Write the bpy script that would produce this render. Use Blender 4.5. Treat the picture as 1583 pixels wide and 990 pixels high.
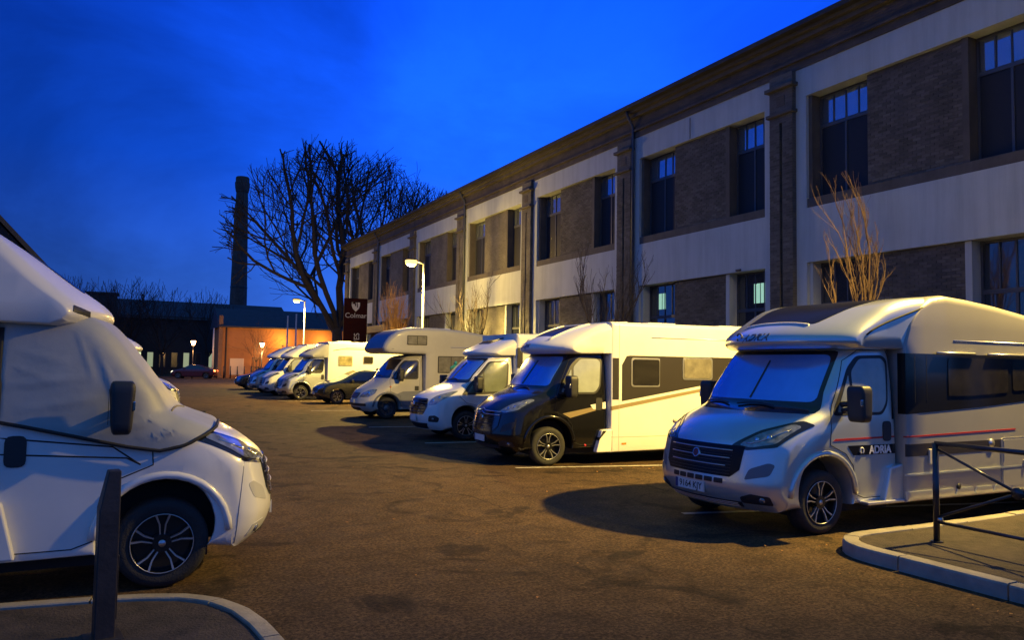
import bpy, bmesh, math, random
from mathutils import Vector, Matrix, noise
from math import radians, sin, cos, tan, pi, sqrt, atan2, hypot

S = bpy.context.scene
C = S.collection
for o in list(bpy.data.objects):
    bpy.data.objects.remove(o)

# ------------------------------------------------------------------ camera
F_PX, W_PX, H_CAM = 1207.0, 1583.0, 1.8
cam_d = bpy.data.cameras.new('camera')
cam = bpy.data.objects.new('camera', cam_d)
C.objects.link(cam)
a, p, r = radians(27.2), radians(3.37), radians(0.9)
fwd = Vector((sin(a)*cos(p), cos(a)*cos(p), sin(p)))
rt = Vector((cos(a), -sin(a), 0))
up = rt.cross(fwd)
rt2 = rt*cos(r) + up*sin(r)
up2 = -rt*sin(r) + up*cos(r)
M = Matrix((rt2, up2, -fwd)).transposed().to_4x4()
M.translation = Vector((0, 0, H_CAM))
cam.matrix_world = M
cam_d.sensor_width = 36.0
cam_d.lens = F_PX*36.0/W_PX
cam_d.clip_start = 0.1
cam_d.clip_end = 3000
S.camera = cam
S.render.resolution_x = 1024
S.render.resolution_y = 641

# ------------------------------------------------------------------ world: blue hour sky with thin cloud
wd = bpy.data.worlds.new('World')
S.world = wd
wd.use_nodes = True
nt = wd.node_tree
nt.nodes.clear()
def N(tree, t, **kw):
    n = tree.nodes.new(t)
    for k, v in kw.items():
        if k == 'ins':
            for kk, vv in v.items():
                n.inputs[kk].default_value = vv
        else:
            setattr(n, k, v)
    return n
L = nt.links.new
out = N(nt, 'ShaderNodeOutputWorld')
bg = N(nt, 'ShaderNodeBackground', ins={'Strength': 1.0})
tc = N(nt, 'ShaderNodeTexCoord')
sep = N(nt, 'ShaderNodeSeparateXYZ')
L(tc.outputs['Generated'], sep.inputs[0])
ramp = N(nt, 'ShaderNodeValToRGB')
L(sep.outputs['Z'], ramp.inputs[0])
els = ramp.color_ramp.elements
els[0].position = 0.0;  els[0].color = (0.040, 0.125, 0.56, 1)
els[1].position = 1.0;  els[1].color = (0.022, 0.10, 0.22, 1)
for pos, col in ((0.10, (0.030, 0.140, 0.74, 1)), (0.24, (0.008, 0.115, 1.0, 1)), (0.46, (0.003, 0.078, 0.95, 1)), (0.60, (0.008, 0.105, 0.62, 1)), (0.82, (0.012, 0.088, 0.38, 1))):
    e = els.new(pos); e.color = col
nz = N(nt, 'ShaderNodeTexNoise', ins={'Scale': 2.4, 'Detail': 6.0, 'Roughness': 0.6, 'Distortion': 0.5})
mp = N(nt, 'ShaderNodeMapping'); mp.inputs['Scale'].default_value = (1, 1, 2.2); mp.inputs['Location'].default_value = (0.35, 0.2, 0.55)
L(tc.outputs['Generated'], mp.inputs[0]); L(mp.outputs[0], nz.inputs['Vector'])
mr = N(nt, 'ShaderNodeMapRange', ins={'From Min': 0.38, 'From Max': 0.68, 'To Min': 0.76, 'To Max': 1.22})
L(nz.outputs['Fac'], mr.inputs[0])
# the sky behind the camera is already darker than the one ahead
azd = N(nt, 'ShaderNodeVectorMath', operation='DOT_PRODUCT'); azd.inputs[1].default_value = (0.457, 0.889, 0.0)
L(tc.outputs['Generated'], azd.inputs[0])
mr2 = N(nt, 'ShaderNodeMapRange', ins={'From Min': -0.7, 'From Max': 0.6, 'To Min': 0.60, 'To Max': 1.06})
L(azd.outputs['Value'], mr2.inputs[0])
mul = N(nt, 'ShaderNodeMath', operation='MULTIPLY'); L(mr.outputs[0], mul.inputs[0]); L(mr2.outputs[0], mul.inputs[1])
# broad cloud masses: (direction, inner cosine, outer cosine, factor)
wob = N(nt, 'ShaderNodeTexNoise', ins={'Scale': 3.2, 'Detail': 4.0}); L(tc.outputs['Generated'], wob.inputs['Vector'])
ws_ = N(nt, 'ShaderNodeVectorMath', operation='SCALE'); L(wob.outputs['Color'], ws_.inputs[0]); ws_.inputs['Scale'].default_value = .34
wa_ = N(nt, 'ShaderNodeVectorMath', operation='ADD'); L(tc.outputs['Generated'], wa_.inputs[0]); L(ws_.outputs[0], wa_.inputs[1])
wn_ = N(nt, 'ShaderNodeVectorMath', operation='NORMALIZE'); L(wa_.outputs[0], wn_.inputs[0])
for (cx_, cy_, ca, cb, fac) in ((-60, 20, .997, .92, .55), (130, 190, .999, .975, .82), (300, 175, .9998, .985, 1.30), (720, 170, .999, .965, 1.18), (1000, 60, .999, .95, 1.12), (330, 60, .999, .98, .86)):
    dv = (fwd+rt2*((cx_-791.5)/F_PX)-up2*((cy_-495)/F_PX)).normalized()+Vector((.17, .17, .17)); dv.normalize()
    dn = N(nt, 'ShaderNodeVectorMath', operation='DOT_PRODUCT'); L(wn_.outputs[0], dn.inputs[0]); dn.inputs[1].default_value = dv
    rn = N(nt, 'ShaderNodeMapRange', interpolation_type='SMOOTHSTEP', ins={'From Min': cb, 'From Max': ca, 'To Min': 1.0, 'To Max': fac}); L(dn.outputs['Value'], rn.inputs[0])
    m3 = N(nt, 'ShaderNodeMath', operation='MULTIPLY'); L(mul.outputs[0], m3.inputs[0]); L(rn.outputs[0], m3.inputs[1]); mul = m3
mx = N(nt, 'ShaderNodeVectorMath', operation='SCALE')
L(ramp.outputs[0], mx.inputs[0]); L(mul.outputs[0], mx.inputs['Scale'])
# sky out of view: greyer, greener term added to tint the ambient light
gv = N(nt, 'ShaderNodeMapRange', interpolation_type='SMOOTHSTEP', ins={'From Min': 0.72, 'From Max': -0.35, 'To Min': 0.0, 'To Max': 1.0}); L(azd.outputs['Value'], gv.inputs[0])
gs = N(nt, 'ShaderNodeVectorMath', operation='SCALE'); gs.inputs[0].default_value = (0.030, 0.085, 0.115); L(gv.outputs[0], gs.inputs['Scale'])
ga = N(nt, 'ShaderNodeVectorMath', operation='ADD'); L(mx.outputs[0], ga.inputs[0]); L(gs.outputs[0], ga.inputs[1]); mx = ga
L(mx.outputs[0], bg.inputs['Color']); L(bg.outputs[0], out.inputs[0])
S.view_settings.view_transform = 'Standard'
S.view_settings.look = 'None'
S.view_settings.exposure = 0.0
S.view_settings.gamma = 1.0

# ------------------------------------------------------------------ materials
MATS = {}
def mat(name, col=(.5, .5, .5), rough=.6, metal=0., coat=0., emis=None, es=0., spec=.5, bump=0., bscale=20., var=0., vscale=3., trans=0.):
    if name in MATS: return MATS[name]
    m = bpy.data.materials.new(name); m.use_nodes = True
    t = m.node_tree; b = t.nodes['Principled BSDF']
    b.inputs['Base Color'].default_value = (*col, 1)
    b.inputs['Roughness'].default_value = rough
    b.inputs['Metallic'].default_value = metal
    b.inputs['Coat Weight'].default_value = coat
    b.inputs['Coat Roughness'].default_value = 0.08
    b.inputs['Specular IOR Level'].default_value = spec
    if trans: b.inputs['Transmission Weight'].default_value = trans
    if emis:
        b.inputs['Emission Color'].default_value = (*emis, 1); b.inputs['Emission Strength'].default_value = es
    tcn = t.nodes.new('ShaderNodeTexCoord')
    if var:
        n = N(t, 'ShaderNodeTexNoise', ins={'Scale': vscale, 'Detail': 6.0, 'Roughness': 0.6})
        t.links.new(tcn.outputs['Object'], n.inputs['Vector'])
        r_ = N(t, 'ShaderNodeMapRange', ins={'From Min': .3, 'From Max': .7, 'To Min': 1-var, 'To Max': 1+var})
        t.links.new(n.outputs['Fac'], r_.inputs[0])
        s_ = N(t, 'ShaderNodeVectorMath', operation='SCALE'); s_.inputs[0].default_value = col
        t.links.new(r_.outputs[0], s_.inputs['Scale']); t.links.new(s_.outputs[0], b.inputs['Base Color'])
    if name in ('white_render', 'sill_stone'):
        g2 = N(t, 'ShaderNodeNewGeometry'); mp2 = N(t, 'ShaderNodeMapping'); mp2.inputs['Scale'].default_value = (2.2, 2.2, .16)
        t.links.new(g2.outputs['Position'], mp2.inputs[0]); n3 = N(t, 'ShaderNodeTexNoise', ins={'Scale': 1.6, 'Detail': 8.0, 'Roughness': .7}); t.links.new(mp2.outputs[0], n3.inputs['Vector'])
        r3 = N(t, 'ShaderNodeMapRange', ins={'From Min': .42, 'From Max': .68, 'To Min': 1.02, 'To Max': .84}); t.links.new(n3.outputs['Fac'], r3.inputs[0])
        s3 = N(t, 'ShaderNodeVectorMath', operation='SCALE'); t.links.new(s_.outputs[0], s3.inputs[0]); t.links.new(r3.outputs[0], s3.inputs['Scale']); t.links.new(s3.outputs[0], b.inputs['Base Color'])
    if bump:
        n2 = N(t, 'ShaderNodeTexNoise', ins={'Scale': bscale, 'Detail': 5.0, 'Roughness': 0.6})
        t.links.new(tcn.outputs['Object'], n2.inputs['Vector'])
        bp = N(t, 'ShaderNodeBump', ins={'Strength': bump, 'Distance': 0.02})
        t.links.new(n2.outputs['Fac'], bp.inputs['Height']); t.links.new(bp.outputs[0], b.inputs['Normal'])
    MATS[name] = m
    return m

def brick_mat(name, c1, c2, mortar, bumpd=.6):
    m = bpy.data.materials.new(name); m.use_nodes = True
    t = m.node_tree; b = t.nodes['Principled BSDF']; b.inputs['Roughness'].default_value = .85
    g = N(t, 'ShaderNodeNewGeometry'); sp = N(t, 'ShaderNodeSeparateXYZ'); t.links.new(g.outputs['Position'], sp.inputs[0])
    ad = N(t, 'ShaderNodeMath', operation='ADD'); t.links.new(sp.outputs['X'], ad.inputs[0]); t.links.new(sp.outputs['Y'], ad.inputs[1])
    cb = N(t, 'ShaderNodeCombineXYZ'); t.links.new(ad.outputs[0], cb.inputs[0]); t.links.new(sp.outputs['Z'], cb.inputs[1])
    br = N(t, 'ShaderNodeTexBrick', ins={'Scale': 1.0, 'Mortar Size': .008, 'Brick Width': .23, 'Row Height': .075, 'Color1': (*c1, 1), 'Color2': (*c2, 1), 'Mortar': (*mortar, 1), 'Bias': 0.0})
    t.links.new(cb.outputs[0], br.inputs['Vector'])
    n = N(t, 'ShaderNodeTexNoise', ins={'Scale': 1.3, 'Detail': 7.0, 'Roughness': .65}); t.links.new(g.outputs['Position'], n.inputs['Vector'])
    r_ = N(t, 'ShaderNodeMapRange', ins={'From Min': .3, 'From Max': .7, 'To Min': .6, 'To Max': 1.35}); t.links.new(n.outputs['Fac'], r_.inputs[0])
    s_ = N(t, 'ShaderNodeVectorMath', operation='SCALE'); t.links.new(br.outputs['Color'], s_.inputs[0]); t.links.new(r_.outputs[0], s_.inputs['Scale'])
    t.links.new(s_.outputs[0], b.inputs['Base Color'])
    bp = N(t, 'ShaderNodeBump', ins={'Strength': bumpd, 'Distance': .012}, invert=True)
    t.links.new(br.outputs['Fac'], bp.inputs['Height']); t.links.new(bp.outputs[0], b.inputs['Normal'])
    MATS[name] = m
    return m

WHITE = mat('white_paint', (.72, .72, .69), .28, coat=.6, var=.05, vscale=2)
GELC = mat('white_gelcoat', (.74, .73, .68), .38, coat=.3, var=.05, vscale=1.5)
SATB = mat('satin_black', (.006, .006, .007), .30, spec=.18)
SILV = mat('silver_paint', (.55, .59, .575), .30, metal=.6, coat=1.0, var=.04, vscale=2)
BLACKP = mat('black_paint', (.006, .006, .007), .16, spec=.35, coat=.55)
CHAMP = mat('champagne_body', (.33, .32, .29), .38, metal=.25, coat=.4, var=.05, vscale=1.2)
CREAM = mat('cream_gelcoat', (.52, .49, .41), .42, coat=.2, var=.06, vscale=1.5)
GREYB = mat('grey_band', (.20, .21, .23), .40, coat=.3)
PLAST = mat('black_plastic', (.022, .022, .024), .5, bump=.1, bscale=150)
GLOSSB = mat('gloss_black', (.010, .010, .012), .12, coat=.6)
DECAL = mat('charcoal_decal', (.035, .030, .028), .3, coat=.4)
GOLDB = mat('gold_decal', (.25, .19, .10), .4)
REDB = mat('red_decal', (.35, .02, .015), .4)
BLIND = mat('blind_behind_glass', (.17, .42, .86), .20, metal=.6, coat=1.0, var=.10, vscale=2.5)  # silver blinds; the sky's blue reflection is put into the base colour
BLINDL = mat('pale_blind_glass', (.30, .33, .31), .2, coat=1.0, var=.15, vscale=3)
GLASS = mat('dark_glass', (.012, .014, .017), .06, spec=.8, coat=1.0)
WINL = mat('tinted_window', (.02, .018, .016), .10, coat=.8, var=.4, vscale=4)
CURT = mat('curtain_glass', (.17, .155, .12), .35, coat=1.0, var=.35, vscale=7)
LENS = mat('headlight_lens', (.26, .28, .29), .12, metal=.5, coat=1.0, var=.5, vscale=14)
REFL = mat('lamp_reflector', (.75, .75, .75), .12, metal=1.0)
CHROME = mat('chrome', (.7, .7, .7), .15, metal=1.0)
ALU = mat('aluminium', (.55, .55, .55), .35, metal=.9)
RUBBER = mat('tyre_rubber', (.022, .021, .020), .75, bump=.4, bscale=60, var=.25, vscale=12)
RIMD = mat('dark_alloy', (.02, .02, .02), .35, metal=.5, coat=.4)
AMBER = mat('amber_lens', (.75, .20, .02), .25, coat=.6)
REDL = mat('red_reflector', (.6, .01, .03), .3, coat=.6)
PLATEM = mat('plate_white', (.62, .62, .58), .5)
INK = mat('ink_black', (.01, .01, .01), .5)
TXTW = mat('letter_white', (.75, .75, .72), .45)
TXTG = mat('letter_grey', (.06, .06, .07), .4)
TXTB = mat('letter_blue', (.02, .04, .16), .4)
UNDER = mat('underbody', (.012, .012, .012), .9)
FABRIC = mat('thermal_cover_fabric', (.36, .37, .35), .50, bump=.10, bscale=14, var=.10, vscale=3)

# ------------------------------------------------------------------ object helpers
def link(name, me, m=None, parent=None, smooth=False):
    o = bpy.data.objects.new(name, me)
    C.objects.link(o)
    if m is not None:
        me.materials.append(m)
    if smooth:
        me.polygons.foreach_set('use_smooth', [True]*len(me.polygons))
    if parent is not None: o.parent = parent
    return o
def empty(name, loc=(0, 0, 0), rz=0., label=None, cat=None, group=None):
    o = bpy.data.objects.new(name, None); C.objects.link(o)
    o.location = loc; o.rotation_euler = (0, 0, rz); o.empty_display_size = .2
    return tag(o, label, cat, group)
def tag(o, label=None, cat=None, group=None, kind=None):
    if label: o['label'] = label
    if cat: o['category'] = cat
    if group: o['group'] = group
    if kind: o['kind'] = kind
    return o
class MB:
    def __init__(s): s.v = []; s.f = []
    def box(s, x0, x1, y0, y1, z0, z1):
        b = len(s.v)
        s.v += [(x0, y0, z0), (x1, y0, z0), (x1, y1, z0), (x0, y1, z0), (x0, y0, z1), (x1, y0, z1), (x1, y1, z1), (x0, y1, z1)]
        s.f += [(b, b+3, b+2, b+1), (b+4, b+5, b+6, b+7), (b, b+1, b+5, b+4), (b+1, b+2, b+6, b+5), (b+2, b+3, b+7, b+6), (b+3, b, b+4, b+7)]
        return s
    def quad(s, a, b_, c, d):
        b = len(s.v); s.v += [tuple(a), tuple(b_), tuple(c), tuple(d)]; s.f.append((b, b+1, b+2, b+3)); return s
    def tube(s, pts, rad, n=8, cap=True):
        pts = [Vector(q) for q in pts]
        if not isinstance(rad, (list, tuple)): rad = [rad]*len(pts)
        b0 = len(s.v); prev = None
        for i, q in enumerate(pts):
            d = (pts[min(i+1, len(pts)-1)]-pts[max(i-1, 0)])
            d = d.normalized() if d.length > 1e-9 else Vector((0, 0, 1))
            if prev is None:
                u = d.orthogonal().normalized()
            else:
                u = (prev-d*prev.dot(d)); u = u.normalized() if u.length > 1e-6 else d.orthogonal().normalized()
            prev = u; w = d.cross(u)
            for k in range(n):
                t = 2*pi*k/n
                s.v.append(tuple(q+(u*cos(t)+w*sin(t))*rad[i]))
        for i in range(len(pts)-1):
            for k in range(n):
                a_ = b0+i*n+k; c_ = b0+i*n+(k+1) % n
                s.f.append((a_, c_, c_+n, a_+n))
        if cap:
            s.f.append(tuple(b0+k for k in reversed(range(n)))); e = b0+(len(pts)-1)*n
            s.f.append(tuple(e+k for k in range(n)))
        return s
    def prism(s, poly, axis, a0, a1):
        """poly: 2D points; axis 'x','y','z' extrusion between a0 and a1"""
        def P(q, t):
            return {'x': (t, q[0], q[1]), 'y': (q[0], t, q[1]), 'z': (q[0], q[1], t)}[axis]
        n = len(poly); b = len(s.v)
        s.v += [P(q, a0) for q in poly]+[P(q, a1) for q in poly]
        s.f.append(tuple(range(b, b+n))); s.f.append(tuple(range(b+2*n-1, b+n-1, -1)))
        for i in range(n):
            j = (i+1) % n; s.f.append((b+i, b+n+i, b+n+j, b+j))
        return s
    def build(s, name, m=None, parent=None, smooth=False, fix=True):
        me = bpy.data.meshes.new(name); me.from_pydata(s.v, [], s.f)
        if fix:
            bm = bmesh.new(); bm.from_mesh(me); bmesh.ops.recalc_face_normals(bm, faces=bm.faces); bm.to_mesh(me); bm.free()
        me.update()
        o = link(name, me, m, parent, smooth)
        return o
def bevel(o, w=.01, seg=2):
    bm = bmesh.new(); bm.from_mesh(o.data)
    bmesh.ops.remove_doubles(bm, verts=bm.verts, dist=1e-5)
    bmesh.ops.bevel(bm, geom=[e for e in bm.edges if e.is_manifold and e.calc_face_angle(0) > .5], offset=w, segments=seg, affect='EDGES', profile=.5, clamp_overlap=True)
    bm.to_mesh(o.data); bm.free(); return o
def autosmooth(o, ang=.6):
    me = o.data
    me.polygons.foreach_set('use_smooth', [True]*len(me.polygons))
    bm = bmesh.new(); bm.from_mesh(me)
    for e in bm.edges:
        e.smooth = not (e.is_manifold and e.calc_face_angle(0) > ang)
    bm.to_mesh(me); bm.free(); return o
def text_obj(body, size, m, parent, mtx, name='lettering', ext=.002, align='CENTER', shear=0., bold=0.):
    cu = bpy.data.curves.new(name, 'FONT'); cu.body = body; cu.size = size; cu.extrude = ext
    cu.align_x = align; cu.align_y = 'CENTER'; cu.shear = shear; cu.offset = bold
    tmp = bpy.data.objects.new(name+'_tmp', cu); C.objects.link(tmp)
    dg = bpy.context.evaluated_depsgraph_get()
    me = bpy.data.meshes.new_from_object(tmp.evaluated_get(dg))
    bpy.data.objects.remove(tmp); me.name = name
    me.transform(mtx); me.materials.clear()
    o = link(name, me, m, parent)
    return o
def frame_mtx(origin, xdir, ydir):
    x = Vector(xdir).normalized(); z = x.cross(Vector(ydir)).normalized(); y = z.cross(x)
    m_ = Matrix((x, y, z)).transposed().to_4x4(); m_.translation = Vector(origin); return m_
def face_mtx(p0, n0):
    n0 = Vector(n0).normalized(); x = (Vector((0, -1, 0))-n0*Vector((0, -1, 0)).dot(n0)).normalized()
    return frame_mtx(p0, x, n0.cross(x))
def conform(o, bvh, n):
    n = Vector(n).normalized(); pos = [v.co.dot(n) for v in o.data.vertices]; lo = min(pos)
    for v, d in zip(o.data.vertices, pos):
        h = bvh.ray_cast(v.co+n*.4, -n)
        if h[0] is not None: v.co = h[0]+n*(.002+min(.004, d-lo))
    return o
def copy_tree(o, parent=None):
    c = o.copy(); C.objects.link(c)
    if parent is not None: c.parent = parent
    for ch in list(o.children):
        copy_tree(ch, c)
    return c
def roundpoly(pts, r, n=4):
    out_ = []; k = len(pts)
    for i in range(k):
        p0, p1, p2 = Vector(pts[i-1]), Vector(pts[i]), Vector(pts[(i+1) % k])
        a_ = (p0-p1); b_ = (p2-p1)
        rr = r if not isinstance(r, (list, tuple)) else r[i]
        d = min(rr, a_.length*.45, b_.length*.45)
        if d < 1e-4: out_.append(tuple(p1)); continue
        A = p1+a_.normalized()*d; B = p1+b_.normalized()*d
        for j in range(n+1):
            t = j/n
            out_.append(tuple((1-t)**2*A+2*t*(1-t)*p1+t*t*B))
    return out_

# ------------------------------------------------------------------ vehicle surface tools
def resample(pts, step):
    out_ = []; n = len(pts)
    for i in range(n):
        p0 = Vector(pts[i][:2]); p1 = Vector(pts[(i+1) % n][:2]); r0 = pts[i][2]; r1 = pts[(i+1) % n][2]
        k = max(1, int((p1-p0).length/step))
        for j in range(k):
            t = j/k; q = p0.lerp(p1, t); out_.append((q.x, q.y, r0+(r1-r0)*t))
    return out_
def smooth_open(pts, it=2):
    """Chaikin corner cutting for an open 2D/3D point list keeping the ends"""
    for _ in range(it):
        q = [pts[0]]
        for i in range(len(pts)-1):
            a_, b_ = pts[i], pts[i+1]
            q.append(tuple(a_[k]*.75+b_[k]*.25 for k in range(len(a_))))
            q.append(tuple(a_[k]*.25+b_[k]*.75 for k in range(len(a_))))
        q.append(pts[-1]); pts = q
    return pts
def pillow(profile, W, R, mapf, nmid=12, nround=6, step=.05, grid=.12):
    """solid from a side profile [(u,z,k)] (k = share of the edge radius R at that point), half width W, edges rounded, then bent by mapf"""
    pr = resample(profile, step); n = len(pr)
    area = sum(pr[i][0]*pr[(i+1) % n][1]-pr[(i+1) % n][0]*pr[i][1] for i in range(n))
    sg = 1 if area > 0 else -1
    nor = []
    for i in range(n):
        d = Vector((pr[(i+1) % n][0]-pr[i-1][0], pr[(i+1) % n][1]-pr[i-1][1])).normalized()
        nor.append(Vector((d.y, -d.x))*sg)      # outward
    st = []
    for j in range(nround+1):
        ph = (pi/2)*(1-j/nround); st.append((-(W-R+R*sin(ph)), 1-cos(ph)))
    for j in range(1, nmid): st.append((-(W-R)+2*(W-R)*j/nmid, 0.))
    for j in range(nround+1):
        ph = (pi/2)*(j/nround); st.append((W-R+R*sin(ph), 1-cos(ph)))
    bm = bmesh.new(); rings = []
    for v, ins in st:
        ring = []
        for i in range(n):
            d = R*pr[i][2]*ins
            ring.append(bm.verts.new((pr[i][0]-nor[i].x*d, v, pr[i][1]-nor[i].y*d)))
        rings.append(ring)
    for a_, b_ in zip(rings[:-1], rings[1:]):
        for i in range(n):
            j = (i+1) % n; bm.faces.new((a_[i], a_[j], b_[j], b_[i]))
    caps = [bm.faces.new(rings[0]), bm.faces.new(list(reversed(rings[-1])))]
    umin = min(q[0] for q in pr); umax = max(q[0] for q in pr); zmin = min(q[1] for q in pr); zmax = max(q[1] for q in pr)
    for lo, hi, ax in ((umin, umax, 0), (zmin, zmax, 2)):
        k = int((hi-lo)/grid)
        for i in range(1, k):
            c = [0, 0, 0]; c[ax] = lo+(hi-lo)*i/k; no = [0, 0, 0]; no[ax] = 1
            fs = [f for f in bm.faces if abs(f.normal.y) > .9 or len(f.verts) > 4]
            bm.normal_update()
            fs = [f for f in bm.faces if abs(f.normal.y) > .999]
            geom = set(fs)
            for f in fs:
                geom.update(f.edges); geom.update(f.verts)
            bmesh.ops.bisect_plane(bm, geom=list(geom), plane_co=c, plane_no=no, dist=1e-5)
    big = [f for f in bm.faces if len(f.verts) > 4]
    bmesh.ops.triangulate(bm, faces=big)
    for vt in bm.verts:
        vt.co = Vector(mapf(*vt.co))
    bmesh.ops.recalc_face_normals(bm, faces=bm.faces)
    bm.normal_update()
    return bm
def bm_obj(bm, name, m, parent, ang=.7):
    me = bpy.data.meshes.new(name); bm.to_mesh(me)
    o = link(name, me, m, parent); autosmooth(o, ang); return o
def shell(bm0, poly, plane, off, name, m, parent, side=None, rng=None, depth=None, disp=None, keep=None):
    """a skin lifted off a surface: the part of bm0 inside the convex polygon poly seen along 'y' (u,z), 'x' (v,z) or 'z' (u,v)"""
    bm = bm0.copy()
    ax = {'y': (0, 2), 'x': (1, 2), 'z': (0, 1)}[plane]; o3 = {'y': 1, 'x': 0, 'z': 2}[plane]
    xs = [q[0] for q in poly]; ys = [q[1] for q in poly]; g = .16
    kill = []
    for f in bm.faces:
        c = f.calc_center_median()
        if not (min(xs)-g < c[ax[0]] < max(xs)+g and min(ys)-g < c[ax[1]] < max(ys)+g): kill.append(f); continue
        nn = f.normal
        if side is not None and nn[o3]*side < .12: kill.append(f); continue
        if depth and not (depth[0] < c[o3] < depth[1]): kill.append(f); continue
        if keep and not keep(c, nn): kill.append(f)
    nv = {}
    bmesh.ops.delete(bm, geom=kill, context='FACES')
    n = len(poly)
    area = sum(poly[i][0]*poly[(i+1) % n][1]-poly[(i+1) % n][0]*poly[i][1] for i in range(n))
    sg = 1 if area > 0 else -1
    for i in range(n):
        p0, p1 = poly[i], poly[(i+1) % n]
        d = (p1[0]-p0[0], p1[1]-p0[1])
        if hypot(*d) < 1e-6: continue
        co = [0, 0, 0]; co[ax[0]] = p0[0]; co[ax[1]] = p0[1]
        no = [0, 0, 0]; no[ax[0]] = d[1]*sg; no[ax[1]] = -d[0]*sg
        bmesh.ops.bisect_plane(bm, geom=bm.verts[:]+bm.edges[:]+bm.faces[:], plane_co=co, plane_no=no, dist=1e-5, clear_outer=True)
    if not bm.faces:
        bm.free(); print('EMPTY SHELL', name, poly[:2]); return None
    # keep the largest connected piece only
    left = set(bm.faces); comps = []
    while left:
        st = [left.pop()]; comp = list(st)
        while st:
            f = st.pop()
            for e in f.edges:
                for g2 in e.link_faces:
                    if g2 in left: left.discard(g2); st.append(g2); comp.append(g2)
        comps.append(comp)
    if len(comps) > 1:
        comps.sort(key=len); bmesh.ops.delete(bm, geom=[f for c_ in comps[:-1] for f in c_], context='FACES')
    bm.normal_update()
    old = {v: v.co.copy() for v in bm.verts}
    nrm = {v: v.normal.copy() for v in bm.verts}
    for v in bm.verts:
        d = off+(disp(v.co) if disp else 0)
        v.co = v.co+nrm[v]*d
    be = [e for e in bm.edges if e.is_boundary]
    low = {}
    for e in be:
        for v in e.verts:
            if v not in low: low[v] = bm.verts.new(old[v]-nrm[v]*.004)
    for e in be:
        f = e.link_faces[0]; vs = list(f.verts); i = vs.index(e.verts[0])
        a_, b_ = (e.verts[0], e.verts[1]) if vs[(i+1) % len(vs)] is e.verts[1] else (e.verts[1], e.verts[0])
        try: bm.faces.new((b_, a_, low[a_], low[b_]))
        except ValueError: pass
    me = bpy.data.meshes.new(name); bm.to_mesh(me); bm.free()
    o = link(name, me, m, parent); autosmooth(o, .8)
    return o
def surf_hit(bvh, origin, d):
    return bvh.ray_cast(Vector(origin), Vector(d))

from mathutils.bvhtree import BVHTree

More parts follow.
